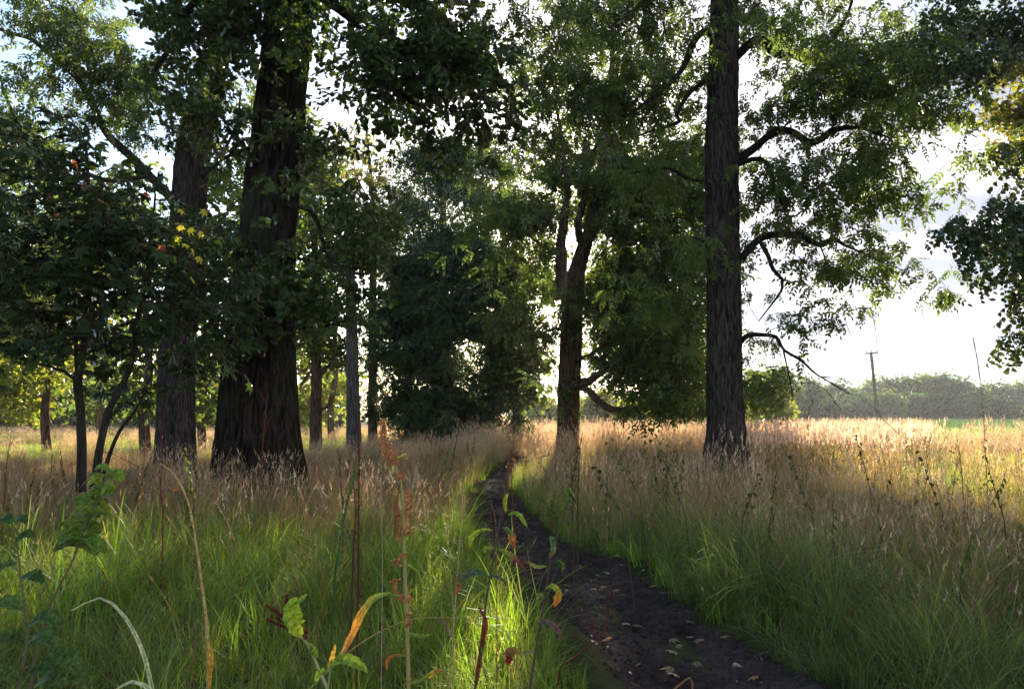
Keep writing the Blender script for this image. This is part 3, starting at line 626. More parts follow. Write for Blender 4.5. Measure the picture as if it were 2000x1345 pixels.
# third thin slanting stem beside it
tree('bare_sapling', 'thin bare dark stem slanting up to the right beside the two-stemmed sapling',
     [(196, 950, 9, .028), (215, 885, 9, .024), (235, 840, 9, .02), (262, 805, 9, .016), (280, 770, 9, .012), (300, 720, 9, .006)], [], [(300, 700, 9, 40, 30, .3, 1.2), (285, 750, 9, 30, 30, .3, 1)],
     S_maple, M_leafgloss, M_twig, per=6, bark_amp=.002, bark_k=30, nseg=8, attach_z=1.4, seed=4, twig_r=.003)
# F: the dense dark tree drooping to the grass in the middle
tree('dense_tree', 'dense dark blue green tree in the middle, foliage hanging down to the grass',
     [(872, 900, 34.9, 0.378), (870, 750, 34.9, 0.321), (868, 600, 34.9, 0.264), (866, 450, 34.9, 0.189), (864, 330, 34.9, 0.113), (862, 260, 34.9, 0.057)], [],
     [(868, 310, 34.0, 70, 60, 1.32, 2), (850, 400, 34.0, 115, 80, 2.12, 2.2), (860, 500, 34.0, 130, 80, 2.38, 2.2), (860, 600, 34.0, 140, 80, 2.64, 2.4), (860, 700, 34.0, 150, 80, 2.64, 2.6), (860, 790, 33.2, 150, 50, 2.38, 3), (900, 760, 35, 120, 60, 2, 1.8), (900, 285, 35, 110, 45, 2, 1.6), (790, 790, 34, 60, 60, 1.5, 1.6), (870, 850, 32.5, 140, 35, 2.12, 2.2), (800, 860, 32.9, 60, 25, 1.32, 2), (960, 740, 33.2, 70, 80, 1.59, 2.2), (960, 580, 34.0, 70, 90, 1.85, 1.6),
      (770, 660, 34.0, 50, 120, 1.59, 1.8), (785, 500, 34.0, 60, 90, 1.59, 1.8), (780, 380, 34.9, 50, 60, 1.32, 1.4), (940, 360, 34.9, 70, 70, 1.59, 1.5), (950, 510, 34.0, 80, 70, 1.59, 1.8), (810, 300, 34.9, 60, 50, 1.32, 1.2), (960, 450, 34.9, 60, 80, 1.85, 1.2), (975, 820, 33.2, 40, 25, 0.79, 2), (760, 780, 33.6, 40, 50, 1.06, 2), (930, 560, 35.9, 90, 100, 1.59, 1.6), (760, 570, 34.9, 50, 80, 1.32, 1.4), (1000, 640, 34.0, 40, 70, 1.32, 1.6)],
     S_dense, M_leafgloss, M_twig, per=30, corridor=.8, thin=.12, cr_px=44, droop=.7, sscale=1.75, attach_z=.8, seed=5, nseg=20, bark_amp=.01)
# G: the twin-stemmed tree right of the path
tree('twin_stemmed_tree', 'forked brown tree beyond the path, low limb sweeping out to the right',
     [(1106, 900, 24, .36), (1106, 850, 24, .31), (1106, 760, 24, .285), (1110, 660, 24, .28), (1116, 600, 24, .30), (1122, 550, 24, .29), (1136, 500, 24, .24), (1155, 440, 24, .20), (1172, 380, 24, .22), (1178, 320, 24, .16), (1190, 200, 24, .1), (1200, 60, 24, .05)],
     [[(1112, 590, 24, .26), (1098, 540, 23.8, .24), (1096, 480, 23.7, .2), (1100, 430, 23.6, .17), (1110, 370, 23.6, .12), (1100, 300, 23.6, .08), (1085, 200, 23.6, .04)],
      [(1140, 490, 23.9, .16), (1128, 440, 23.8, .14), (1140, 390, 23.8, .13), (1148, 350, 23.8, .1), (1140, 290, 23.8, .06)],
      [(1112, 765, 24, .17), (1128, 748, 23.7, .17), (1150, 745, 23.4, .15), (1165, 735, 23.2, .12), (1190, 715, 23, .08), (1230, 690, 22.8, .05)],
      [(1128, 752, 23.8, .12), (1150, 762, 23.4, .13), (1168, 782, 23.1, .14), (1190, 795, 23, .13), (1220, 803, 22.8, .12), (1245, 798, 22.7, .10), (1268, 783, 22.6, .07), (1283, 768, 22.6, .03)],
      [(1245, 798, 22.7, .07), (1270, 790, 22.5, .06), (1300, 796, 22.4, .05), (1325, 808, 22.3, .03), (1360, 815, 22.2, .015)],
      [(1128, 700, 24, .09), (1150, 695, 23.8, .09), (1170, 680, 23.6, .07), (1200, 660, 23.5, .04)],
      [(1096, 500, 23.8, .09), (1060, 480, 23.6, .07), (1020, 440, 23.4, .05), (990, 380, 23.2, .03)],
      [(1100, 640, 24, .06), (1070, 645, 23.8, .05), (1040, 665, 23.6, .03), (1015, 690, 23.5, .015)],
      [(1160, 430, 24, .1), (1200, 400, 23.8, .08), (1250, 380, 23.6, .05), (1300, 350, 23.4, .03)]],
     [(1100, 430, 24, 130, 90, 2.5, 2.0), (1250, 430, 24, 130, 110, 2.5, 2.2), (1050, 570, 23.5, 80, 70, 2, 1.8), (1200, 570, 24.5, 70, 60, 1.6, 1.4), (1280, 600, 23, 90, 90, 2, 2.2), (1230, 700, 23, 90, 50, 2, 2), (1330, 690, 23, 70, 80, 1.6, 2.2), (1180, 320, 24.5, 150, 80, 3, 2),
      (1000, 400, 23, 80, 120, 2, 1.8), (1280, 765, 22.6, 70, 25, 1.2, 1.6), (1350, 560, 23.5, 50, 120, 2, 2), (1050, 650, 23.5, 50, 30, 1, 1.4), (1060, 760, 23.5, 25, 25, .6, 1), (1100, 520, 25, 90, 50, 1.2, 1.4), (1230, 500, 25.5, 90, 60, 1.2, 1.6), (1330, 450, 25, 60, 80, 1.2, 1.6), (1030, 500, 23.5, 70, 70, 1.5, 1.8), (1060, 600, 23.5, 60, 50, 1.2, 1.6), (1370, 380, 24, 50, 120, 2, 1.6), (1370, 640, 23.5, 40, 90, 1.5, 1.8), (1330, 780, 22.5, 60, 30, 1, 1.4), (1030, 320, 24, 100, 80, 2, 1.6), (1340, 300, 24, 90, 90, 2, 1.8), (1175, 640, 24.5, 40, 40, 1, 1.2), (1160, 150, 25, 200, 110, 3, 1.2), (1160, -60, 25, 220, 110, 3, 1)],
     S_ash, M_leaf, M_barkbrown, per=17, cr_px=48, seed=6, thin=.22, spread=.6, sscale=1.75, nseg=60, step=.12, bark_amp=.02, bark_k=9, flare=.05, flare_h=.4, group='large trees in the meadow')
# its neighbour, only the lit brown trunk shows
tree('slender_tree', 'warm lit brown trunk close behind the forked tree, slimmer and half hidden by it',
     [(1122, 880, 27, .21), (1122, 800, 27, .19), (1124, 740, 27, .17), (1130, 690, 27, .13), (1132, 620, 27, .11), (1140, 500, 27, .08), (1150, 380, 27, .05)], [],
     [(1230, 720, 27, 70, 40, 1.5, 1), (1160, 380, 27, 120, 90, 2, .8), (1240, 560, 27, 90, 90, 2, .8)], S_mid, M_leaf, M_barkbrown, per=10, cr_px=44, seed=7, sscale=1.5, nseg=30, step=.12, attach_z=3.5)
# H: tall straight trunk on the right
tree('tall_ash_tree', 'tall straight dark trunk on the right with arching side branches, no fork in view',
     [(1418, 960, 14, .44), (1418, 880, 14, .40), (1418, 830, 14, .345), (1415, 750, 14, .33), (1414, 600, 14, .31), (1411, 450, 14, .30), (1409, 300, 14, .30), (1411, 180, 14, .285), (1413, 60, 14, .27), (1415, -100, 14, .25), (1420, -400, 14, .18), (1425, -800, 14, .08)],
     [[(1432, 118, 14, .11), (1450, 98, 13.8, .10), (1475, 76, 13.6, .095), (1496, 88, 13.5, .09), (1512, 104, 13.4, .09), (1550, 108, 13.3, .085), (1590, 122, 13.2, .075), (1650, 130, 13, .05), (1720, 110, 12.8, .03), (1800, 80, 12.7, .015)],
      [(1432, 322, 14, .11), (1455, 300, 13.8, .10), (1490, 276, 13.6, .085), (1530, 258, 13.4, .075), (1552, 262, 13.3, .075), (1575, 280, 13.2, .08), (1600, 276, 13.1, .075), (1630, 255, 13, .06), (1680, 250, 12.9, .03), (1740, 270, 12.8, .015)],
      [(1435, 325, 14, .06), (1470, 310, 13.6, .055), (1495, 316, 13.5, .05), (1510, 340, 13.4, .045), (1513, 372, 13.4, .03), (1530, 400, 13.3, .012)],
      [(1434, 520, 14, .10), (1455, 495, 13.8, .085), (1480, 470, 13.6, .08), (1510, 460, 13.5, .075), (1555, 460, 13.4, .065), (1590, 474, 13.3, .06), (1610, 476, 13.2, .055), (1630, 464, 13.2, .04), (1680, 490, 13, .02), (1750, 520, 12.9, .01)],
      [(1486, 474, 13.6, .045), (1500, 500, 13.5, .045), (1510, 525, 13.4, .042), (1528, 545, 13.3, .035), (1527, 563, 13.3, .03), (1510, 590, 13.3, .018), (1480, 625, 13.3, .008)],
      [(1438, 676, 14, .07), (1460, 656, 13.8, .055), (1480, 652, 13.6, .05), (1515, 658, 13.4, .04), (1532, 685, 13.3, .032), (1565, 705, 13.2, .024), (1600, 735, 13.1, .018), (1660, 765, 13, .01)],
      [(1530, 685, 13.3, .02), (1540, 730, 13.2, .014), (1550, 780, 13.1, .009)],
      [(1396, 75, 14, .09), (1380, 62, 13.8, .085), (1362, 72, 13.6, .08), (1345, 110, 13.4, .07), (1320, 150, 13.2, .05), (1280, 190, 13, .035), (1220, 230, 12.8, .02)],
      [(1394, 158, 14, .05), (1375, 160, 13.9, .05), (1345, 185, 13.7, .045), (1320, 225, 13.6, .05), (1328, 235, 13.6, .045), (1290, 250, 13.5, .03), (1240, 270, 13.3, .012)],
      [(1394, 480, 14, .04), (1360, 466, 13.8, .03), (1330, 470, 13.6, .025), (1300, 500, 13.5, .012)],
      [(1394, 350, 14, .05), (1350, 350, 13.9, .045), (1300, 330, 13.7, .03), (1230, 340, 13.5, .015)],
      [(1590, 122, 13.2, .04), (1620, 90, 13.1, .04), (1655, 30, 13, .035), (1670, -30, 13, .025)],
      [(1680, 490, 13, .012), (1730, 530, 12.9, .01), (1770, 575, 12.9, .006), (1800, 610, 12.9, .004), (1812, 640, 12.9, .002)],
      [(1750, 520, 12.9, .007), (1800, 560, 12.9, .005), (1840, 575, 12.9, .002)], [(1640, 560, 13.1, .008), (1650, 620, 13.1, .006), (1668, 680, 13.1, .004), (1672, 735, 13.1, .002)], [(1700, 600, 13, .006), (1712, 660, 13, .004), (1706, 710, 13, .002)],
      [(1565, 705, 13.2, .01), (1575, 740, 13.2, .006), (1590, 790, 13.2, .003)], [(1600, 735, 13.1, .008), (1640, 745, 13.1, .005), (1700, 790, 13.1, .002)], [(1480, 625, 13.3, .006), (1465, 600, 13.3, .004), (1455, 560, 13.4, .002)],
      [(1600, 476, 13.2, .02), (1612, 510, 13.1, .014), (1605, 545, 13.1, .008)]],
     [(1560, 50, 13.3, 110, 80, 1.6, 1.9), (1690, 60, 13, 110, 90, 1.5, 1.8), (1820, 60, 12.8, 90, 80, 1.2, 1.4), (1510, 190, 13.6, 50, 50, 1, .9), (1620, 190, 13, 110, 70, 1.3, 2.2), (1740, 180, 12.9, 100, 90, 1.2, 2.4), (1850, 170, 12.6, 80, 90, 1, 1.9),
      (1540, 340, 13.6, 80, 70, 1.2, 1.5), (1660, 300, 12.9, 80, 50, 1, 2.0), (1660, 370, 12.9, 80, 50, .9, 1.4), (1750, 330, 12.8, 50, 50, .7, 1.2), (1800, 370, 12.8, 25, 20, .3, 1.2), (1490, 250, 13.8, 40, 60, .8, 1.2), (1600, 430, 13.3, 90, 40, .8, 1.5), (1700, 430, 13, 40, 30, .5, 1),
      (1650, 520, 13.2, 50, 40, .6, 1.8), (1720, 520, 13, 60, 40, .6, 1.6), (1800, 530, 12.9, 50, 30, .4, 1.0), (1600, 590, 13.1, 45, 40, .5, 1.0), (1480, 420, 14, 40, 60, .8, 1.2), (1560, 500, 14, 40, 30, .5, 1), (1510, 640, 13.6, 22, 14, .2, 1.0),
      (1480, 700, 15, 24, 60, .8, 1.2), (1900, 290, 12.4, 45, 40, .5, 1.0), (1500, 380, 14, 60, 60, .8, 1.1),
      (1320, 60, 13.6, 80, 80, 1.4, 2.0), (1180, 60, 13.4, 120, 90, 1.8, 2.0), (1060, 60, 13.4, 80, 60, 1.2, 1.2), (1230, 210, 13.6, 120, 70, 1.6, 1.8), (1100, 180, 13.5, 110, 70, 1.4, 1.8), (1340, 200, 14, 50, 80, 1.2, 1.5), (1020, 130, 13.5, 40, 50, .8, .9),
      (1340, 330, 14, 40, 80, 1, 1.5), (1350, 480, 14, 40, 70, .9, 1.5), (1340, 610, 14.5, 45, 60, .9, 1.6), (1270, 330, 14, 70, 50, 1, 1.2), (1060, 270, 13.6, 90, 40, 1, 1.4), (1250, 520, 14.5, 60, 50, .8, 1.0),
      (1420, -120, 14, 420, 90, 2.5, 1.2), (1500, -350, 14, 380, 120, 3, .7), (1415, 20, 13.5, 35, 50, .2, 1.4)],
     S_ash, M_leaf, M_barkash, per=13, cr_px=56, seed=8, spread=.62, sscale=1.15, nseg=120, step=.05, bark_amp=.022, bark_k=16, flare=.09, flare_h=.45, droop=.45, attach_z=3.0, group='large trees in the meadow', limb_bark=M_barkdark)
# I: the tree beyond the right edge whose twigs hang into view
tree('overhanging_tree', 'round leaved tree at the right edge, its hanging twigs cut by the frame',
     [(2330, 1000, 10, .3), (2330, 800, 10, .27), (2320, 500, 10, .24), (2300, 200, 10, .2), (2280, -200, 10, .12)],
     [[(2310, 350, 10, .1), (2150, 330, 9.8, .06), (2040, 380, 9.6, .035), (1950, 440, 9.5, .012)],
      [(2310, 150, 10, .12), (2150, 60, 10, .08), (2000, 40, 10, .05), (1880, 60, 10, .02)],
      [(2310, 500, 10, .08), (2160, 540, 9.7, .05), (2040, 600, 9.5, .025), (1985, 640, 9.5, .01)],
      [(2040, 380, 9.6, .012), (1960, 330, 9.5, .008), (1920, 345, 9.5, .006)]],
     [(1985, 440, 9.5, 60, 90, .6, 2.4), (1920, 450, 9.5, 50, 45, .4, 1.8), (1890, 490, 9.5, 25, 25, .3, 1.4), (1985, 560, 9.5, 35, 50, .4, 2.0), (1985, 660, 9.5, 25, 50, .3, 1.8), (2080, 500, 9.6, 80, 200, 1, 1.5), (1960, 400, 9.5, 50, 30, .4, 1.6),
      (2020, 300, 9.8, 60, 60, .6, 1), (1850, 30, 10, 60, 50, .6, 1.2), (1960, 60, 10, 70, 80, .8, 2.0), (2080, 100, 10, 80, 120, 1, 1.6), (1960, -60, 10, 160, 60, 1, 1.2), (1900, 160, 10, 40, 50, .5, 1.2)],
     S_round, M_leafgloss, M_barkdark, per=11, cr_px=46, seed=9, sscale=.9, droop=.9, nseg=30, attach_z=1.5)
tree('sun_tinted_tree', 'yellow green sunlit foliage at the right edge above the hanging dark twigs',
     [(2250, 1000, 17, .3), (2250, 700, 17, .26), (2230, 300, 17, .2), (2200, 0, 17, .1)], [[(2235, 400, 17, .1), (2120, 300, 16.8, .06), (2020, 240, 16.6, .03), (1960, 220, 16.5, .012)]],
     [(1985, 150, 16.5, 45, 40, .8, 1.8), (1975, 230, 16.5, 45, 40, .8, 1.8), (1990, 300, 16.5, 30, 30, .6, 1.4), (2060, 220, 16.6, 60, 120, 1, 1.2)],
     [spray('clump', (.16, .15, .03), 120 + i) for i in range(2)], M_leaf, M_barkdark, per=10, cr_px=34, seed=10, sscale=.8, nseg=20)  # sunlight on this foliage is put into its yellower leaf colour

# trees of the middle distance on the left
tree('brown_trunk_tree', 'slim brown trunk standing clear between the massive oak and the dark dense tree',
     [(617, 880, 28, .24), (617, 800, 28, .21), (618, 720, 28, .19), (617, 640, 28, .17), (615, 500, 28, .13), (610, 350, 28, .06)],
     [[(622, 740, 28, .08), (640, 715, 27.8, .06), (660, 690, 27.6, .04)], [(624, 800, 28, .07), (640, 793, 27.8, .06), (655, 770, 27.6, .03)], [(612, 720, 28, .08), (598, 735, 28, .06), (585, 760, 28, .03)]],
     [(620, 560, 28, 90, 80, 2, 1.4), (600, 430, 28, 80, 80, 2, 1.0), (660, 680, 28, 50, 40, 1, 1.0), (560, 640, 28, 50, 60, 1.4, .8), (640, 620, 27, 70, 60, 1, 1.2)], S_mid, M_leaf, M_barkbrown, per=9, cr_px=40, seed=11, sscale=1.3, nseg=30, step=.12, attach_z=2.5)
tree('pale_trunk_tree', 'tree with a pale grey trunk at the left edge of the dark dense tree',
     [(692, 890, 24, .24), (690, 800, 24, .21), (688, 700, 24, .19), (686, 600, 24, .17), (684, 500, 24, .14), (690, 380, 24, .07)], [],
     [(700, 500, 24, 60, 80, 1.6, 1.4), (700, 610, 23.5, 40, 50, 1, .8), (720, 420, 24, 50, 60, 1.4, 1.2), (650, 450, 24, 50, 60, 1.2, .8)], S_mid, M_leaf, M_barkpale, per=10, cr_px=40, seed=12, sscale=1.1, nseg=30, step=.12, attach_z=3.5)
tree('sparse_tree', 'tall thin tree with sparse yellowish leaves against the blue sky gap',
     [(728, 880, 34, .22), (728, 600, 34, .18), (730, 450, 34, .13), (728, 380, 34, .1), (722, 320, 34, .07), (715, 250, 34, .04), (705, 190, 34, .02)],
     [[(728, 380, 34, .05), (745, 330, 34, .04), (755, 270, 34, .02), (760, 220, 34, .01)], [(728, 400, 34, .05), (700, 350, 34, .03), (685, 290, 34, .02), (670, 250, 34, .01)], [(722, 320, 34, .03), (735, 270, 34, .02), (738, 215, 34, .01)]],
     [(720, 320, 34, 60, 90, 2, 1.4), (700, 270, 34, 50, 50, 2, 1.0), (740, 420, 34, 50, 50, 2, 1.4), (730, 500, 34, 60, 60, 2, 1.4)], S_pale, M_leaf, M_barkpale, per=5, cr_px=24, seed=13, sscale=1.5, nseg=16, attach_z=6, twig_r=.012)
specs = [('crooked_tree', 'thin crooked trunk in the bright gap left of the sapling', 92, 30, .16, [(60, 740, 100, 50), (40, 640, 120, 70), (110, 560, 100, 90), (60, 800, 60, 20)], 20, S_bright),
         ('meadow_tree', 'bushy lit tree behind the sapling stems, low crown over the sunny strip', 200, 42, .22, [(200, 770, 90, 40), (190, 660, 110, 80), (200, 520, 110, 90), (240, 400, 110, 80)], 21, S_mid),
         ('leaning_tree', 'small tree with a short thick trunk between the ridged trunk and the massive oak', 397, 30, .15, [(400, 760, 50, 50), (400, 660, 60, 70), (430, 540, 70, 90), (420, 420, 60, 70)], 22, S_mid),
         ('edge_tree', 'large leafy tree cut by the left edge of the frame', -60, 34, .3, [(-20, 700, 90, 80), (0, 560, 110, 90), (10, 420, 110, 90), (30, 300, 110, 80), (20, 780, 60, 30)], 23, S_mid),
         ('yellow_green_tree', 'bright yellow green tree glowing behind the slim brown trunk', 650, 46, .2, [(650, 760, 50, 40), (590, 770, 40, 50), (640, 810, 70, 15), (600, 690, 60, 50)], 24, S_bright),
         ('shrubby_tree', 'dark shrubby tree low between the sapling and the ridged trunk', 285, 22, .14, [(280, 740, 40, 60), (270, 650, 60, 60), (260, 800, 40, 30)], 25, S_mid),
         ('background_tree', 'tall green tree filling the gap right of the massive oak', 560, 38, .25, [(600, 360, 60, 80), (560, 480, 70, 90), (640, 300, 40, 50), (540, 250, 50, 80)], 26, S_mid)]
for nm, lab, px, d, r_, bl, sd, pr in specs:
    top = min(b[1] for b in bl)
    tree(nm, lab, [(px, 900, d, r_ * 1.15), (px - 4, 800, d, r_), (px + 6, 720, d, r_ * .8), (px, 600, d, r_ * .6), (px + 5, top, d, r_ * .2)], [],
         [(a, b, d + random.uniform(-2, 2), c, e, 2.2, .95) for a, b, c, e in bl], pr, M_leaf, M_barkbrown, per=9, cr_px=38, seed=sd, sscale=.055 * d + .1, nseg=16, step=.2, attach_z=1.5, twig_r=.012)

tree('screen_tree', 'pale green tree seen between the dense dark tree and the forked trunk', [(1010, 880, 33, .2), (1010, 700, 33, .15), (1015, 500, 33, .08)], [],
     [(1010, 520, 33, 70, 60, 2, 1.6), (1030, 600, 33, 70, 50, 2, 1.4), (1010, 680, 33, 45, 50, 2, 1.3), (1070, 560, 33, 50, 60, 2, 1.4), (1000, 440, 33, 60, 50, 2, 1.2), (990, 760, 33, 30, 40, 1, 1.3)], S_mid, M_leaf, M_barkbrown, per=11, cr_px=34, seed=31, sscale=1.7, nseg=16, step=.2, twig_r=.012, corridor=1.0, bare=0)
tree('screen_tree', 'green tree filling the gap between the forked trunk and the tall straight trunk', [(1300, 880, 36, .22), (1300, 700, 36, .16), (1300, 450, 36, .08)], [],
     [(1220, 560, 36, 60, 70, 2, 1.3), (1320, 520, 36, 70, 80, 2, 1.5), (1340, 640, 36, 60, 80, 2, 1.5), (1220, 660, 36, 50, 50, 2, 1.2), (1360, 740, 36, 40, 30, 1, 1.2), (1470, 740, 34, 40, 50, 1, 1.5)], S_mid, M_leaf, M_barkbrown, per=11, cr_px=34, seed=32, sscale=1.8, nseg=16, step=.2, twig_r=.012, corridor=1.0, bare=0)
# far treeline
def far_tree(px, d, top, w, label, group, pr, seed, name='far_tree', base_py=812):
    zb = terrain(np.array([(px - 1000) / FPX * d]), np.array([float(d)]))[0]
    y0 = P(px, 812, d); rgl = np.random.default_rng(seed)
    bx = (px - 1000) / FPX * d; root = empty(name, (bx, d, zb), label, 'tree', group)
    htop = P(px, top, d)[2] - zb; W_ = w / FPX * d
    mb = MB(); tube(mb, [(bx, d, zb - .2), (bx + .2, d, zb + htop * .4), (bx, d, zb + htop * .8)], [.3, .22, .06], 8); obj('trunk', mb.mesh('trunk', (bx, d, zb), True), M_barkbrown, root)
    n = int(80 + W_ * htop * 5); v = rgl.normal(size=(n, 3)); v /= np.linalg.norm(v, axis=1, keepdims=True); v *= (rgl.uniform(.35, 1, n) ** .4)[:, None]
    lob = 1 + .75 * (vnoise(v * 2.3 + seed * 5 + 30) - .5) + .25 * (vnoise(v * 5 + seed + 60) - .5); v *= lob[:, None]
    co = np.stack([bx + v[:, 0] * W_, d + v[:, 1] * W_ * .8, zb + htop * .5 + v[:, 2] * htop * .5], -1); co = co[co[:, 2] > zb + .1]
    m = len(co); scatter('foliage', pr, co, np.stack([rgl.normal(size=m) * .6, rgl.normal(size=m) * .5, rgl.uniform(-3.14, 3.14, m)], -1), rgl.uniform(.7, 1.3, m) * (1.5 + d / 75), rgl.integers(0, len(pr), m), M_leaf, root, (bx, d, zb))
FG = 'trees of the far treeline'
FL = 'rounded hazy green tree in the far treeline beyond the field'
S_farb = [spray('clump', (.085, .125, .03), 86 + i) for i in range(2)]
ti = 0
for (px, d, top, w) in [(1500, 118, 770, 26), (1545, 122, 752, 30), (1590, 130, 760, 26), (1625, 126, 748, 28), (1660, 130, 762, 24), (1700, 135, 750, 30), (1735, 130, 745, 28), (1770, 128, 738, 34), (1805, 125, 735, 34), (1840, 126, 734, 34),
                       (1872, 128, 742, 28), (1900, 132, 752, 26), (1935, 140, 757, 26), (1965, 138, 758, 26), (2000, 140, 752, 30), (2050, 140, 750, 34), (2110, 140, 750, 34),
                       (1560, 112, 785, 20), (1610, 114, 784, 20), (1680, 116, 780, 20), (1730, 116, 778, 20), (1790, 118, 776, 20), (1850, 118, 778, 22), (1885, 120, 782, 20), (1950, 124, 785, 22),
                       (1180, 125, 768, 26), (1220, 125, 778, 26), (1265, 125, 776, 26), (1310, 125, 772, 28), (1355, 120, 768, 28), (1460, 112, 765, 28), (1485, 100, 752, 26), (1530, 104, 748, 26), (1575, 108, 745, 26), (1430, 110, 770, 26), (1030, 110, 785, 26), (1140, 120, 788, 22)]:
    ti += 1; far_tree(px, d, top, w, FL, FG, S_farb if ti % 3 == 0 else S_far, 200 + ti)
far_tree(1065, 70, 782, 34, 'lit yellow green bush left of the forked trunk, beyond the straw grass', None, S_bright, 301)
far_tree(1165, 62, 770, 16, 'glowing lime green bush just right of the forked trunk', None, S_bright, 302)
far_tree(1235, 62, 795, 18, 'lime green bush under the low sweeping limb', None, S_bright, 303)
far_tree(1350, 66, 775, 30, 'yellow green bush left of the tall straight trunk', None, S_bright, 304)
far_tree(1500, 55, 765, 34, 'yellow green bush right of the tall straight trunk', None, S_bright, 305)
HG = 'trees of the distant hedge behind the left meadow'
for i, px in enumerate(range(-160, 700, 62)):
    far_tree(px, 66 + (i * 7) % 9, [760, 700, 775, 720, 700][i % 5], 36, 'hazy tree in the distant hedge behind the sunny strip on the left', HG, [S_bright, S_mid, S_far][i % 3], 400 + i, 'hedge_tree')

# pole with its crossarm and wires
pz = P(1703, 700, 62); g0 = terrain(np.array([pz[0]]), np.array([62.0]))[0]
root = empty('utility_pole', (pz[0] + .1, 62, g0), 'grey wooden utility pole with a short crossarm in the field', 'utility pole')
b0 = (pz[0] + .1, 62, g0); top = P(1701, 688, 62)
mb = MB(); sp = smooth_path([(b0[0] + .12, 62, g0 - .3), (b0[0] + .04, 62, 3), tuple(top)], .4); tube(mb, sp, np.linspace(.15, .11, len(sp)), 12)
obj('pole', mb.mesh('pole', b0, True), M_pole, root)
mb = MB(); tube(mb, [top + np.array([-.55, -.14, -.12]), top + np.array([.55, -.14, -.02])], [.06, .06], 4); obj('crossarm', mb.mesh('crossarm', b0), M_pole, root)
for dx in (-.45, .0, .45):
    mb = MB(); q = top + np.array([dx, -.14, .02 + dx * .09]); tube(mb, [q, q + [0, 0, .06], q + [0, 0, .1], q + [0, 0, .2]], [.02, .055, .03, .035], 8); obj('insulator', mb.mesh('insulator', b0, True), M_ceramic, root)

# ------------------------------------------------------------------ grasses
def blade(mb, h, w, lean, curl, az, c0, c1, seg=4, root=(0, 0)):
    ds = h / seg; p = np.array([root[0], root[1], -.01]); d2 = np.array([math.cos(az), math.sin(az), 0]); sd = np.array([-math.sin(az), math.cos(az), 0])
    v = []; c = []
    for i in range(seg + 1):
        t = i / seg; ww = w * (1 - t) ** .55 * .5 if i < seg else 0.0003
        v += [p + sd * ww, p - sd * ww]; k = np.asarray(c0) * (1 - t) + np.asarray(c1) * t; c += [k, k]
        a = lean + curl * (t ** 1.3); p = p + (d2 * math.sin(a) + np.array([0, 0, 1]) * math.cos(a)) * ds
    mb.add(v, [(2 * i, 2 * i + 1, 2 * i + 3, 2 * i + 2) for i in range(seg)], None, np.array(c)); return p
def stalk(mb, h, lean, curl, az, c0, c1, head, hl, root=(0, 0), w=.0028, fluff=10, hs=.012):
    seg = 5; ds = h / seg; p = np.array([root[0], root[1], -.01]); d2 = np.array([math.cos(az), math.sin(az), 0]); pts = [p]
    for i in range(seg):
        a = lean + curl * ((i + 1) / seg) ** 2; p = p + (d2 * math.sin(a) + np.array([0, 0, 1]) * math.cos(a)) * ds; pts.append(p)
    tube(mb, pts, np.linspace(w / 2, w / 4, seg + 1), 3, np.linspace(0, 1, seg + 1)[:, None] * (np.asarray(c1) - c0) + np.asarray(c0))
    dr = (pts[-1] - pts[-3]); dr /= np.linalg.norm(dr)
    for i in range(fluff):
        t = i / fluff; q = pts[-1] - dr * hl * (1 - t) + dr * hl * .3; s_ = hs * (1.1 - .7 * t); e = rotm(random.uniform(-3, 3), random.uniform(-.6, .3), random.uniform(-3, 3)) @ np.array([s_, 0, 0]) + dr * s_ * 1.6
        n_ = np.cross(e, [random.gauss(0, 1), random.gauss(0, 1), random.gauss(0, 1)]); n_ = n_ / (np.linalg.norm(n_) + 1e-9) * s_ * .35
        mb.add([q, q + e * .5 + n_, q + e, q + e * .5 - n_], [(0, 1, 2, 3)], None, jc(head, .2))
U = random.uniform
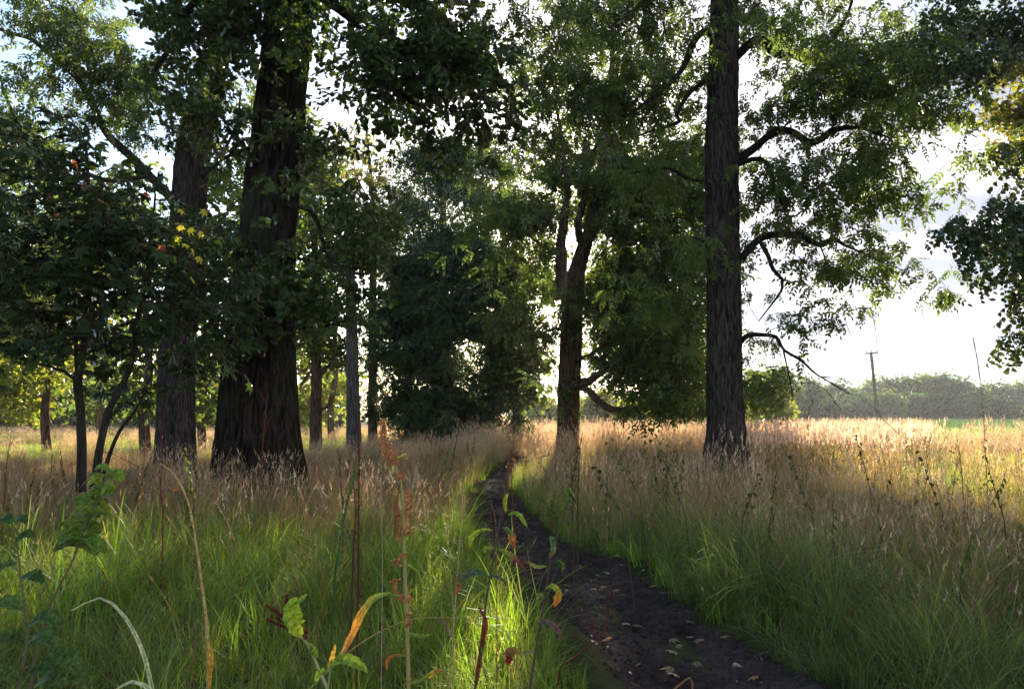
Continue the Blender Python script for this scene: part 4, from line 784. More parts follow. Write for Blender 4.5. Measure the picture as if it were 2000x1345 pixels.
def tuft(kind, seed):
    random.seed(seed); mb = MB()
    if kind == 'lush':
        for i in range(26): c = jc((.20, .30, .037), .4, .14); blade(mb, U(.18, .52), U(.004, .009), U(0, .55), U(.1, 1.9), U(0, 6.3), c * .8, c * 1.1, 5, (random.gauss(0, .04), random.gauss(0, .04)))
        for i in range(3): c = jc((.38, .3, .14)); blade(mb, U(.2, .4), .004, U(0, .5), U(.3, 1.8), U(0, 6.3), c, c, 4, (random.gauss(0, .04), random.gauss(0, .04)))
    elif kind == 'coarse':
        for i in range(9): c = jc((.17, .26, .04) if U(0, 1) < .8 else (.12, .2, .09), .35, .12); blade(mb, U(.35, .75), U(.008, .013), U(0, .45), U(.6, 2.1), U(0, 6.3), c * .85, c * 1.1, 8, (random.gauss(0, .05), random.gauss(0, .05)))
    elif kind == 'fluff':
        for i in range(3):
            c = jc((.30, .17, .12)); stalk(mb, U(.85, 1.15), U(0, .15), U(0, .25), U(0, 6.3), c * .6, c, (.72, .6, .52), .2, (random.gauss(0, .1), random.gauss(0, .1)), w=.005, fluff=34, hs=.03)
        for i in range(24): L = U(.05, .09); mb.merge(leaf_strip(LANCE, L, L, .2, .4, jc((.15, .19, .05), .4)), rotm(U(-.6, .6), U(-.4, .8), U(0, 6.3)), (random.gauss(0, .08), random.gauss(0, .08), U(.15, .85)))
    elif kind == 'short':
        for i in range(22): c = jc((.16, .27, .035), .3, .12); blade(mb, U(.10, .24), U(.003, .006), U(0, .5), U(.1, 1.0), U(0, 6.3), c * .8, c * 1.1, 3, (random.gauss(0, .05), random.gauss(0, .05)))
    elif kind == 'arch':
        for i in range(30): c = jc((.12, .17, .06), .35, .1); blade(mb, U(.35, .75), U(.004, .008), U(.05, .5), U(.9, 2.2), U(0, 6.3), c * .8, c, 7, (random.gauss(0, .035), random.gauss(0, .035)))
        for i in range(6): c = jc((.3, .23, .12)); blade(mb, U(.3, .6), .004, U(0, .5), U(.5, 2.2), U(0, 6.3), c, c, 5, (random.gauss(0, .04), random.gauss(0, .04)))
    elif kind == 'brown':
        for i in range(22): c = jc((.28, .155, .085), .45); blade(mb, U(.3, .7), U(.002, .004), U(0, .4), U(.1, 1.3), U(0, 6.3), c, c * 1.15, 4, (random.gauss(0, .06), random.gauss(0, .06)))
        for i in range(5): c = jc((.36, .26, .17)); stalk(mb, U(.5, .9), U(0, .2), U(.1, .9), U(0, 6.3), c, c, (.36, .22, .14), .08, (random.gauss(0, .06), random.gauss(0, .06)), w=.003, fluff=7, hs=.01)
        for i in range(4): c = jc((.12, .16, .04)); blade(mb, U(.2, .4), .004, U(0, .4), U(.1, 1), U(0, 6.3), c, c, 4, (random.gauss(0, .06), random.gauss(0, .06)))
    elif kind == 'straw':
        for i in range(8): c = jc((.58, .47, .29), .3); stalk(mb, U(.5, 1.0), U(0, .15), U(.05, .6), U(0, 6.3), c, c * 1.1, (.60, .48, .36), .12, (random.gauss(0, .1), random.gauss(0, .1)), w=.0035, fluff=12, hs=.016)
        for i in range(16): c = jc((.40, .34, .15), .35); blade(mb, U(.3, .6), U(.003, .005), U(0, .4), U(.1, 1.2), U(0, 6.3), c, c, 4, (random.gauss(0, .1), random.gauss(0, .1)))
    elif kind == 'mixed':
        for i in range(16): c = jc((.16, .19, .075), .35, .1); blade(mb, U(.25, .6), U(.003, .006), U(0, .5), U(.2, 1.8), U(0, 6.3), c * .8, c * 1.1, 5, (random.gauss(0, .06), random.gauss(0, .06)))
        for i in range(14): c = jc((.38, .28, .18), .35); blade(mb, U(.3, .65), U(.002, .004), U(0, .5), U(.2, 1.6), U(0, 6.3), c, c * 1.1, 4, (random.gauss(0, .06), random.gauss(0, .06)))
        for i in range(3): c = jc((.38, .28, .17)); stalk(mb, U(.5, .8), U(0, .35), U(.1, 1.1), U(0, 6.3), c, c, (.4, .28, .18), .09, (random.gauss(0, .06), random.gauss(0, .06)), w=.003, fluff=8, hs=.011)
    elif kind == 'weed':
        az = U(0, 6.3); h = U(.6, .95); ln = U(0, .45); d2 = np.array([math.cos(az), math.sin(az), 0]); pts = [np.array([0, 0, 0.])]
        for i in range(6): pts.append(pts[-1] + (d2 * math.sin(ln) + np.array([0, 0, 1]) * math.cos(ln)) * h / 6 + np.array([random.gauss(0, .008), random.gauss(0, .008), 0]))
        tube(mb, pts, np.linspace(.0035, .0015, 7), 4, (.09, .06, .045))
        for i in range(16):
            t = .3 + .7 * i / 16; k = min(5, int(t * 6)); q = pts[k] + (pts[k + 1] - pts[k]) * (t * 6 - k); L = .09 * (1.25 - t)
            mb.merge(leaf_strip(OVATE, L, L * .8, .3, .6, jc((.06, .095, .03), .3)), rotm(U(-.4, .4), U(.1, 1.0), U(0, 6.3)), q)
    elif kind == 'deadstem':
        az = U(0, 6.3); h = U(.7, 1.1); ln = U(0, .5); d2 = np.array([math.cos(az), math.sin(az), 0]); pts = [np.array([0, 0, 0.])]; col = (.13, .095, .07)
        for i in range(6): pts.append(pts[-1] + (d2 * math.sin(ln) + np.array([0, 0, 1]) * math.cos(ln)) * h / 6 + np.array([random.gauss(0, .01), random.gauss(0, .01), 0]))
        tube(mb, pts, np.linspace(.003, .0012, 7), 4, col)
        for i in range(7):
            k = random.randint(2, 5); e = pts[k] + np.array([random.gauss(0, .08), random.gauss(0, .08), U(.05, .16)]); tube(mb, [pts[k], (pts[k] + e) / 2 + [0, 0, -.01], e], [.0015, .001, .0008], 3, col)
            for m_ in range(4): q = pts[k] + (e - pts[k]) * U(.4, 1); mb.merge(leaf_strip(CLUMP, .018, .02, .2, 0, (.16, .08, .05)), rotm(U(-3, 3), U(-1, 1), U(-3, 3)), q)
    return mb
T = {k: [tuft(k, 500 + 17 * i + len(k) * 3) for i in range(5)] for k in ('lush', 'short', 'arch', 'brown', 'straw', 'mixed', 'weed', 'deadstem', 'coarse', 'fluff')}
bins = {k: [] for k in T}
def put(kind, x, y, scl, tilt=.12):
    n = len(x)
    if n == 0: return
    z = terrain(x, y); bins[kind].append((np.stack([x, y, z], -1), np.stack([rng.normal(size=n) * tilt, rng.normal(size=n) * tilt, rng.uniform(-3.14, 3.14, n)], -1), scl))
def band(y0, y1, dens, xl=-.80, xr=.80):
    m = int(dens * (xr - xl) * (y1 ** 2 - y0 ** 2) / 2 + dens * 1.5 * (y1 - y0)); y = np.sqrt(rng.uniform(y0 ** 2, y1 ** 2, m)); x = rng.uniform(xl * y - .8, xr * y + .8); return x, y
def clump_noise(x, y, s=1.0, o=0): return vnoise(np.stack([x * s + 90 + o, y * s + 90, 0 * x + o], -1))
# trunks stand clear of tufts
TR = [(P(505, 900, 11)[0], 11, .75), (P(343, 900, 17)[0], 17, .4), (P(1106, 850, 24)[0], 24, .33), (P(1418, 850, 14)[0], 14, .42)]
for (y0, y1, dens) in [(1.3, 4, 125), (4, 8, 90), (8, 14, 62), (14, 24, 36), (24, 42, 17), (42, 75, 7)]:
    x, y = band(y0, y1, dens); po = path_out(x, y); sd = path_side(x, y); n = len(x); u = rng.random(n)
    ok = po > np.where(sd < 0, .13, .02) * (1 + np.abs(rng.normal(size=n)))
    for tx, ty, trr in TR: ok &= np.hypot(x - tx, y - ty) > trr
    ok &= np.hypot(x, y) > 1.35
    ok &= ~((np.abs(x) < .5 * y + .2) & (y < 2.2) & (rng.random(n) < .6))
    x, y, po, sd, u = x[ok], y[ok], po[ok], sd[ok], u[ok]; n = len(x)
    g1 = clump_noise(x, y, .8); g2 = clump_noise(x, y, 2.2, 7); g3 = clump_noise(x, y, .35, 3)
    scl = rng.uniform(.6, 1.2, n) * (.6 + .8 * g2) 
    left = sd < 0
    grn = sstep(8.8, 6.4, y + (g1 - .5) * 2.5) * left                       # lush foreground on the left
    edge = np.exp(-np.clip(po, 0, 9) / np.where(left, .55, .5)) * (y < 24)       # green beside the path
    R_ = ~left
    kind = np.full(n, 'brown', dtype=object)
    kind[left & (u < .15 + .35 * (g1 > .55))] = 'mixed'; kind[left & (rng.random(n) < .03)] = 'weed'; kind[left & (u > .93)] = 'straw'
    kind[left & (u > .985)] = 'deadstem'
    kind[R_] = 'mixed'
    arch_p = sstep(2.3, .4, po) * sstep(11, 5, y) + .22 * sstep(9, 4, y)
    kind[R_ & (u < arch_p)] = 'arch'
    tanp = sstep(6, 13, y) * .36; kind[R_ & (u > 1 - tanp)] = 'straw'; kind[R_ & (u > 1 - tanp * .4)] = 'brown'
    kind[R_ & (rng.random(n) < .035) & (y > 4)] = 'weed'; kind[R_ & (rng.random(n) < .04) & (y > 3.5)] = 'deadstem'
    kind[R_ & (rng.random(n) < .28) & (y < 9) & (po > .7)] = 'brown'; kind[R_ & (rng.random(n) < .12) & (y < 9) & (po > 1)] = 'straw'
    kind[R_ & (rng.random(n) < .55) & (y > 10) & (x > 6.5) & (g3 > .45)] = 'lush'
    kind[left & (rng.random(n) < grn)] = 'lush'
    kind[left & (kind == 'lush') & (rng.random(n) < .06) & (y > 3)] = 'mixed'; kind[left & (kind == 'lush') & (rng.random(n) < .15)] = 'arch'
    m = rng.random(n) < edge * sstep(3.5, 6, y) * np.where(left, 1, .9); kind[m] = 'short'
    kind[(rng.random(n) < edge) & left & (y < 6)] = 'lush'
    kind[(kind == 'lush') & left & (rng.random(n) < .16)] = 'coarse'; kind[R_ & (y < 7) & (rng.random(n) < .10)] = 'coarse'
    kind[(y > 22)] = 'straw'; kind[(y > 22) & R_ & (rng.random(n) < .3 * (g3 > .42))] = 'mixed'; kind[(y > 22) & (x < -7) & (g1 > .4) & (y < 60)] = 'short'
    low = np.where(po < .35, np.where(R_, .8, .55), 1.0) * np.where(R_ & (y < 5), .8, 1.0)
    hl = np.where((y < 4) & left, .68, 1.0) * np.where(left & (y < 7), .9, 1.0)
    lowR = 1.0
    scl = scl * low * hl * np.where(kind == 'short', 1.35, 1) * np.where((kind == 'lush') & left, .55 + .6 * g1, 1) * np.where((kind == 'straw') & (y > 22), .95, 1) * np.where(left & (y > 12) & (x < -2), .66, 1) * np.where(kind == 'brown', .74, 1) * np.where((kind == 'straw') & (y < 22), .72, 1) * np.where(R_ & (x < 6) & (y > 7) & (y < 15), .85, 1) * np.where(kind == 'mixed', .88, 1)
    gone = (x > .56 * y) & (y > 27)
    kind[gone] = 'short'; scl = np.where(gone, .9, scl)
    for k in T: q = kind == k; put(k, x[q], y[q], scl[q], .32 if k in ('arch', 'mixed') else .2 if k in ('lush', 'coarse', 'brown') else .13)
# tall straws right up against the big trunks
for tx, ty, rr_, n in [(P(490, 900, 11)[0], 10.35, .9, 46), (P(1418, 850, 14)[0], 13.4, .7, 30), (P(343, 900, 17)[0], 16.4, .6, 18)]:
    put('straw', tx + rng.uniform(-rr_, rr_, n), ty + rng.uniform(-.35, .2, n), rng.uniform(.6, .95, n), .1)
n = 60; x = rng.uniform(-4.5, -.5, n); y = rng.uniform(7, 12, n); q = path_out(x, y) > .8; put('straw', x[q], y[q], rng.uniform(.55, .9, q.sum()), .1)
n = 230; y = rng.uniform(15, 24, n); x = rng.uniform(.30, .56, n) * y; put('fluff', x, y, rng.uniform(.8, 1.15, n), .08)
n = 70; y = rng.uniform(9, 20, n); x = rng.uniform(.25, .78, n) * y; put('straw', x, y, rng.uniform(1.0, 1.35, n), .15)
LAB = {'fluff': ('willowherb', 'pale fluffy seeding willowherb standing above the straw beside the tall straight trunk', 'weeds', M_dry), 'coarse': ('broad_bladed_grass', 'broad glossy green grass blades bending among the finer foreground grass', 'grass', M_grass), 'lush': ('lush_grass', 'lush green long grass in the foreground left of the path', 'grass', M_grass), 'short': ('short_grass', 'short fresh green grass fringing the path and the sunny strip', 'grass', M_grass),
       'arch': ('arching_grass', 'grey green arching grass spilling over the right edge of the path', 'grass', M_grass), 'brown': ('brown_grass', 'reddish brown dry grass around the trunks', 'grass', M_dry),
       'straw': ('straw_grass', 'pale straw coloured grass with feathery seed heads across the meadow', 'grass', M_dry), 'mixed': ('mixed_grass', 'tangled green and tan meadow grass right of the path', 'grass', M_grass),
       'weed': ('leafy_weeds', 'leafy dark green weeds scattered in the right-hand meadow grass', 'weeds', M_grass), 'deadstem': ('dead_stems', 'thin dark branched dead stems poking out of the meadow grass', 'weeds', M_dry)}
for k, v in bins.items():
    if not v: continue
    co = np.concatenate([a[0] for a in v]); rot = np.concatenate([a[1] for a in v]); scl = np.concatenate([a[2] for a in v])
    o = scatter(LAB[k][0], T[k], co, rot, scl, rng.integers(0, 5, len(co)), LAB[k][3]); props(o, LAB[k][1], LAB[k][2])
print('tufts', {k: sum(len(a[0]) for a in v) for k, v in bins.items()})

# ------------------------------------------------------------------ plants that stand out in the foreground
def pth(pts, d): return np.array([P(a[0], a[1], a[2] if len(a) > 2 else d) for a in pts])
def plant_root(name, label, cat, p, group=None):
    b = np.array([p[0], p[1], 0.0]); return empty(name, b, label, cat, group), b
def to_ground(pts, lean=0.05):
    """carry a stem that leaves the bottom of the picture on down to the soil"""
    a, b = pts[0], pts[1]; d = (a - b); d = d / (np.linalg.norm(d) + 1e-9); d = d * .25 + np.array([0, 0, -1]) * .9; d /= np.linalg.norm(d)
    if a[2] > .02: pts = np.vstack([a + d * (a[2] / -d[2]), a + d * (a[2] / -d[2]) * .5, pts])
    return pts
def leaf_along(mb, pts, W, cols, fold=.3, wav=.15, prof=None, seed=0, up=None, teeth=False):
    """a broad leaf following a curve of points, with a wavy edge; cols run from stalk to tip"""
    rr = np.random.default_rng(seed); sp = smooth_path(pts, np.linalg.norm(pts[-1] - pts[0]) / (19 if teeth else 11)); n = len(sp)
    T_ = np.gradient(sp, axis=0); T_ /= np.linalg.norm(T_, axis=1, keepdims=True)
    up = np.array([0.15, -.5, .85]) if up is None else np.asarray(up, float)
    cols = np.asarray(cols, float); v = []; c = []
    for i in range(n):
        t = i / (n - 1); s_ = np.cross(T_[i], up); s_ /= np.linalg.norm(s_) + 1e-9; nn = np.cross(s_, T_[i])
        w = W * (math.sin(math.pi * min(1, t * .93 + .04)) ** .75) * (1 if prof is None else prof(t)); k = t * (len(cols) - 1); a = min(len(cols) - 2, int(k)); cc_ = cols[a] * (1 - k + a) + cols[a + 1] * (k - a)
        tooth = (1.13 if i % 2 else .87) if teeth else 1.0
        for q in (-1, -.5, 0, .5, 1):
            ww = w * q * (tooth if abs(q) == 1 else 1) * (1 + wav * rr.normal() * (abs(q) == 1)); v.append(sp[i] + s_ * ww + nn * (fold * abs(ww) + wav * .35 * w * rr.normal() * (abs(q) == 1)))
            c.append(np.clip(cc_ * (1 + .25 * rr.normal()) * (.75 if q == 0 else 1), .005, .9))
    f = [(i * 5 + j, i * 5 + j + 1, i * 5 + j + 6, i * 5 + j + 5) for i in range(n - 1) for j in range(4)]
    mb.add(v, f, None, np.array(c))
def seed_cluster(mb, p, r, n, col, ax=(0, 0, 1), ln=None):
    ln = ln or r
    for i in range(int(n * 1.5)):
        q = p + np.array([random.gauss(0, r * .55), random.gauss(0, r * .55), 0]) + np.asarray(ax) * U(-ln, ln); s_ = U(.0012, .0029)
        M = rotm(U(-3, 3), U(-3, 3), U(-3, 3)); v = [(s_, 0, 0), (0, s_, 0), (-s_, 0, 0), (0, -s_, 0), (0, 0, s_ * .7), (0, 0, -s_ * .7)]
        mb.add(np.array(v) @ M.T + q, None, [(0, 1, 4), (1, 2, 4), (2, 3, 4), (3, 0, 4), (1, 0, 5), (2, 1, 5), (3, 2, 5), (0, 3, 5)], jc(col, .35, .15))
def part(name, mb, mat, root, base, smooth=True, label=None):
    o = obj(name, mb.mesh(name, base, smooth), mat, root)
    if label: o['label'] = label
    return o
GR, YG, OR_, RB, BR = (.10, .18, .03), (.24, .29, .045), (.46, .17, .05), (.22, .06, .035), (.11, .055, .04)
# 1: the tall dock in seed
random.seed(1)
st = to_ground(smooth_path(pth([(798, 1345), (796, 1250), (792, 1150), (789, 1060), (787, 990), (782, 940), (770, 905), (758, 880), (752, 850), (749, 822)], 1.5), .04))
root, b = plant_root('dock_plant', 'tall dock stalk gone to rusty orange seed, tallest plant in the foreground', 'dock plant', st[0])
mb = MB(); tube(mb, st, np.interp(np.arange(len(st)) / len(st), [0, .5, .8, 1], [.0042, .0038, .0026, .0014]), 8, (.34, .28, .11)); part('stem', mb, M_stem, root, b)
for (px, py, r_, n, ln) in [(750, 835, .006, 70, .018), (751, 855, .008, 80, .02), (757, 880, .010, 90, .016), (766, 900, .011, 70, .008), (779, 930, .008, 50, .008), (770, 897, .008, 40, .01), (799, 975, .007, 60, .02), (793, 1003, .008, 60, .015), (786, 1035, .010, 70, .012), (797, 1037, .008, 40, .008), (782, 1052, .008, 40, .01),
                           (775, 1098, .009, 50, .006), (788, 1083, .007, 30, .006), (772, 1143, .006, 30, .014), (784, 1166, .009, 50, .006), (796, 1180, .007, 50, .02), (797, 1208, .006, 50, .014), (795, 1268, .006, 26, .012), (799, 1330, .008, 36, .01)]:
    mb = MB(); seed_cluster(mb, P(px, py, 1.5) + np.array([0, U(-.008, .008), 0]), r_, n, (.52, .27, .13), ln=ln); part('seed_cluster', mb, M_plant, root, b, False)
for pts, W, cols, lb in [([(783, 1166), (760, 1160), (735, 1166), (705, 1200), (690, 1235), (672, 1270), (655, 1290)], .0085, [(.17, .28, .04), (.24, .33, .05), (.30, .28, .06), OR_, (.32, .13, .06), (.2, .11, .08)], 'long drooping leaf turning from green to orange'),
                    ([(790, 1100), (803, 1106), (818, 1118)], .003, [YG, YG, YG], None), ([(793, 1235), (825, 1242), (845, 1237)], .005, [YG, YG, (.4, .35, .05)], None), ([(783, 940), (772, 975), (775, 1010), (770, 1050)], .006, [(.2, .18, .05), BR, (.1, .06, .04)], 'withered brown leaf'),
                    ([(770, 897), (782, 892), (793, 885)], .003, [YG, YG], None), ([(794, 1037), (808, 1038), (818, 1037)], .002, [YG, YG], None), ([(799, 1335), (830, 1325), (850, 1312), (868, 1308)], .007, [YG, YG, (.6, .35, .05), OR_], None),
                    ([(795, 1280), (770, 1280), (757, 1290), (756, 1308)], .004, [(.4, .3, .08), OR_, OR_], None)]:
    mb = MB(); leaf_along(mb, pth(pts, 1.49), W, cols, seed=int(pts[0][0] + pts[0][1])); part('leaf', mb, M_plant, root, b, True, lb)
# 2: lower dock with dark seed head and one broad green leaf
st = to_ground(smooth_path(pth([(640, 1345), (620, 1300), (600, 1255), (580, 1235), (562, 1215)], 1.5), .03))
root, b = plant_root('dock_plant', 'low dock with a dark red feathery seed head and one upright green leaf', 'dock plant', st[0])
mb = MB(); tube(mb, st, np.linspace(.004, .0018, len(st)), 7, (.4, .33, .16)); part('stem', mb, M_stem, root, b)
for a in [[(585, 1240), (572, 1210), (563, 1185), (560, 1162)], [(583, 1238), (565, 1215), (545, 1198), (520, 1182)], [(583, 1238), (560, 1225), (535, 1215), (522, 1208)], [(585, 1240), (575, 1222), (556, 1215), (540, 1205)]]:
    pp = smooth_path(pth(a, 1.5), .004); mb = MB(); tube(mb, pp, .0007, 3, (.25, .1, .06))
    for q in pp[2:]: seed_cluster(mb, q, .003, 7, (.20, .055, .035), ln=.002)
    part('seed_spray', mb, M_plant, root, b, False)
mb = MB(); seed_cluster(mb, P(598, 1240, 1.5), .004, 30, (.2, .06, .04), ln=.01); part('seed_cluster', mb, M_plant, root, b, False)
for pts, W, cols, up in [([(590, 1240), (578, 1225), (570, 1195), (578, 1165)], .019, [(.28, .34, .05), (.22, .32, .04), (.2, .32, .04)], (.3, -1, .2)), ([(575, 1180), (588, 1172), (600, 1160)], .007, [YG, YG], None), ([(603, 1255), (612, 1270), (618, 1285)], .008, [(.1, .17, .04)] * 2, None)]:
    mb = MB(); leaf_along(mb, pth(pts, 1.48), W, cols, seed=3, up=up); part('leaf', mb, M_plant, root, b)
# low dock leaves between them
st = to_ground(smooth_path(pth([(640, 1345), (645, 1310), (640, 1300)], 1.4), .02))
root, b = plant_root('dock_plant', 'broad green toothed dock leaf low beneath the orange curled leaf', 'dock plant', st[0])
mb = MB(); tube(mb, st, .002, 6, (.3, .3, .1)); part('stem', mb, M_stem, root, b)
for pts, W, cols in [([(640, 1300), (665, 1288), (695, 1295), (718, 1312)], .012, [(.2, .33, .04), (.24, .38, .05), (.2, .3, .04)]), ([(642, 1305), (650, 1280), (655, 1258)], .004, [(.5, .25, .08), (.5, .22, .08)]), ([(640, 1310), (625, 1315), (615, 1330)], .008, [(.15, .26, .04)] * 2)]:
    mb = MB(); leaf_along(mb, pth(pts, 1.4), W, cols, seed=int(W * 1000)); part('leaf', mb, M_plant, root, b)
# 3: dark stemmed plant left of the mud
st = to_ground(smooth_path(pth([(928, 1345), (940, 1250), (950, 1170), (962, 1095), (974, 1030), (984, 980), (990, 930), (998, 880)], 1.85), .04))
root, b = plant_root('persicaria_plant', 'dark stemmed weed against the mud with drooping green and red-tipped leaves', 'weed plant', st[0])
mb = MB(); tube(mb, st, np.linspace(.0038, .0012, len(st)), 6, (.12, .07, .055)); part('stem', mb, M_stem, root, b)
for pts, W, cols in [([(950, 1120), (925, 1119), (900, 1132), (890, 1160)], .014, [(.10, .17, .08), (.12, .18, .09), (.16, .16, .08), OR_]), ([(962, 1035), (940, 1035), (922, 1050), (917, 1070)], .008, [YG, (.26, .38, .04), YG]), ([(965, 1070), (990, 1080), (1010, 1095), (1026, 1112)], .009, [(.12, .2, .06), (.3, .33, .06), RB, RB]),
                     ([(983, 1030), (995, 1040), (1000, 1055), (1004, 1070)], .012, [(.10, .2, .06), (.1, .2, .06), OR_, RB]), ([(993, 1005), (1008, 1003), (1020, 1015), (1030, 1030)], .008, [GR, (.22, .34, .04), YG]), ([(988, 1000), (986, 980), (992, 962)], .006, [YG, (.25, .36, .04)]), ([(950, 1125), (965, 1125), (985, 1135), (988, 1145)], .006, [(.1, .15, .08), (.1, .13, .07), RB]),
                     ([(960, 1075), (950, 1070), (945, 1080)], .006, [YG, YG]), ([(935, 1185), (947, 1210), (945, 1240), (943, 1270)], .007, [BR, RB, (.2, .04, .03), BR]), ([(940, 1270), (935, 1300), (930, 1340)], .006, [BR, RB, BR])]:
    mb = MB(); leaf_along(mb, pth(pts, 1.84), W, cols, seed=int(pts[0][0] * 3 + pts[-1][1])); part('leaf', mb, M_plant, root, b)
for (px, py, n) in [(985, 975, 30), (990, 945, 30), (995, 915, 30), (999, 885, 26), (981, 1002, 20)]:
    mb = MB(); seed_cluster(mb, P(px, py, 1.85), .006, n, (.22, .09, .05), ln=.014); part('seed_cluster', mb, M_plant, root, b, False)
# 4: its neighbour further right
st = to_ground(smooth_path(pth([(1035, 1345), (1048, 1260), (1062, 1180), (1072, 1110), (1088, 1050), (1105, 990), (1118, 940), (1130, 880)], 1.95), .04))
root, b = plant_root('persicaria_plant', 'slender dark weed leaning right over the mud with an orange-tipped leaf', 'weed plant', st[0])
mb = MB(); tube(mb, st, np.linspace(.0034, .0011, len(st)), 6, (.10, .06, .05)); part('stem', mb, M_stem, root, b)
for pts, W, cols in [([(1066, 1150), (1080, 1145), (1090, 1160), (1083, 1185)], .012, [(.2, .3, .05), (.35, .36, .05), (.55, .3, .04), (.6, .15, .03)]), ([(1084, 1060), (1078, 1050), (1080, 1075), (1072, 1090)], .008, [(.12, .2, .09), (.14, .22, .1), RB]), ([(1068, 1105), (1050, 1108), (1030, 1098), (1022, 1100)], .007, [(.25, .36, .05), (.3, .3, .05), RB]),
                     ([(1050, 1218), (1070, 1215), (1088, 1230), (1098, 1245)], .013, [(.16, .12, .10), (.2, .11, .10), (.14, .06, .06)]), ([(1084, 1098), (1094, 1095), (1100, 1105), (1098, 1118)], .005, [GR, GR]), ([(1105, 985), (1110, 955), (1125, 975)], .006, [GR, YG]), ([(1092, 1020), (1096, 1000), (1090, 985)], .005, [GR, GR]), ([(1064, 1165), (1052, 1160), (1050, 1175)], .005, [YG, YG])]:
    mb = MB(); leaf_along(mb, pth(pts, 1.94), W, cols, seed=int(pts[0][0] * 3 + pts[-1][1])); part('leaf', mb, M_plant, root, b)
for (px, py, n) in [(1113, 960, 20), (1119, 935, 26), (1124, 908, 30), (1130, 880, 30), (1108, 985, 16)]:
    mb = MB(); seed_cluster(mb, P(px, py, 1.95), .007, n, (.16, .07, .045), ln=.014); part('seed_cluster', mb, M_plant, root, b, False)
# low curled red leaf
st = to_ground(smooth_path(pth([(1020, 1345), (1012, 1300), (1000, 1275)], 1.75), .02)); root, b = plant_root('dock_plant', 'short dock with one curled red and green leaf in the bright grass', 'dock plant', st[0])
mb = MB(); tube(mb, st, .0016, 5, (.3, .25, .1)); part('stem', mb, M_stem, root, b)
for pts, W, cols in [([(1018, 1277), (1005, 1272), (995, 1280), (992, 1298)], .012, [(.3, .3, .08), (.4, .25, .05), RB, (.35, .06, .03)]), ([(1018, 1277), (1035, 1272), (1042, 1280)], .004, [(.3, .25, .12)] * 2)]:
    mb = MB(); leaf_along(mb, pth(pts, 1.75), W, cols, seed=int(W * 1000)); part('leaf', mb, M_plant, root, b)

# nettles on the left
def nettle(stem, d, label, leaves, col, seed, lw=.5):
    random.seed(seed); st = to_ground(smooth_path(pth(stem, d), .03)); root, b = plant_root('nettle_plant', label, 'nettle', st[0])
    mb = MB(); tube(mb, st, np.linspace(.0035, .0014, len(st)), 6, (.16, .13, .07)); part('stem', mb, M_stem, root, b)
    for (px, py, L, ang) in leaves:
        o0 = P(px, py, d + U(-.05, .05)); a = R(ang); dd = np.array([math.cos(a), U(-.5, .5), math.sin(a)]); dd /= np.linalg.norm(dd)
        mb = MB(); leaf_along(mb, np.array([o0, o0 + dd * L * .5 + [0, 0, .004], o0 + dd * L + [0, 0, -L * .25]]), L * lw * .62, [jc(col, .3), jc(col, .35), jc(col, .3)], fold=.2, wav=.08, teeth=True, seed=seed + int(px)); part('leaf', mb, M_plant, root, b)
lv = []
random.seed(5)
for t in np.linspace(0, 1, 17):
    px, py = 150 + 60 * t + 6 * math.sin(t * 20), 1065 - 145 * t
    for s_ in (-1, 1): lv.append((px, py, .055 - .02 * t, 90 - s_ * U(50, 110)))
nettle([(60, 1345), (80, 1240), (105, 1165), (135, 1110), (155, 1060), (185, 985), (208, 925)], 1.7, 'bright leafy nettle leaning right at the left edge, leaves up its whole stem', lv, (.12, .19, .03), 61)
nettle([(35, 1345), (55, 1240), (42, 1140), (33, 1060), (22, 1020)], 1.6, 'darker nettle at the lower left corner with broad bluish leaves', [(22, 1022, .05, 20), (22, 1022, .05, 160), (28, 1060, .05, 30), (33, 1100, .06, 200), (40, 1130, .06, 10), (50, 1190, .07, 160), (55, 1220, .07, 20), (58, 1250, .08, 15), (60, 1260, .08, 150), (80, 1290, .08, 5), (100, 1250, .06, 60), (60, 1310, .09, 0), (40, 1320, .08, 170), (95, 1270, .08, -15), (110, 1300, .08, -20), (70, 1335, .09, 20)], (.075, .13, .035), 62, .42)

# single straws and blades
def straw(name, label, pts, d, r0, r1, col, head=None, sheath=None, cat='grass stalk'):
    st = to_ground(smooth_path(pth(pts, d), .02)); root, b = plant_root(name, label, cat, st[0]); n = len(st)
    mb = MB(); tube(mb, st, np.linspace(r0, r1, n), 6, col); part('stalk', mb, M_plant, root, b)
    if head:
        for hp in head:
            q = smooth_path(pth(hp, d), .004); mb = MB(); tube(mb, q, .0006, 3, (.3, .22, .15))
            for z in q: seed_cluster(mb, z, .0028, 6, (.36, .26, .18), ln=.003)
            part('seed_head', mb, M_plant, root, b, False)
    if sheath:
        for sh, w, c in sheath: mb = MB(); leaf_along(mb, pth(sh, d - .01), w, c, fold=.6, wav=.1, seed=9, up=(.2, -1, .1)); part('dry_leaf', mb, M_plant, root, b)
straw('bent_straw', 'thick pale straw rising and bending over to the left, orange sheath at its foot', [(407, 1345), (407, 1270), (402, 1200), (394, 1140), (386, 1080), (374, 1005), (362, 965), (350, 940), (335, 920), (313, 905)], 1.25, .0036, .0012, (.55, .42, .2),
      head=[[(300, 928), (297, 945), (290, 958), (284, 975)], [(330, 938), (334, 950), (332, 960)]], sheath=[([(410, 1345), (412, 1300), (413, 1270), (405, 1255)], .004, [(.5, .24, .05), (.55, .26, .06), (.6, .3, .08)]), ([(350, 957), (342, 955), (334, 957)], .002, [(.5, .2, .05)] * 2)])
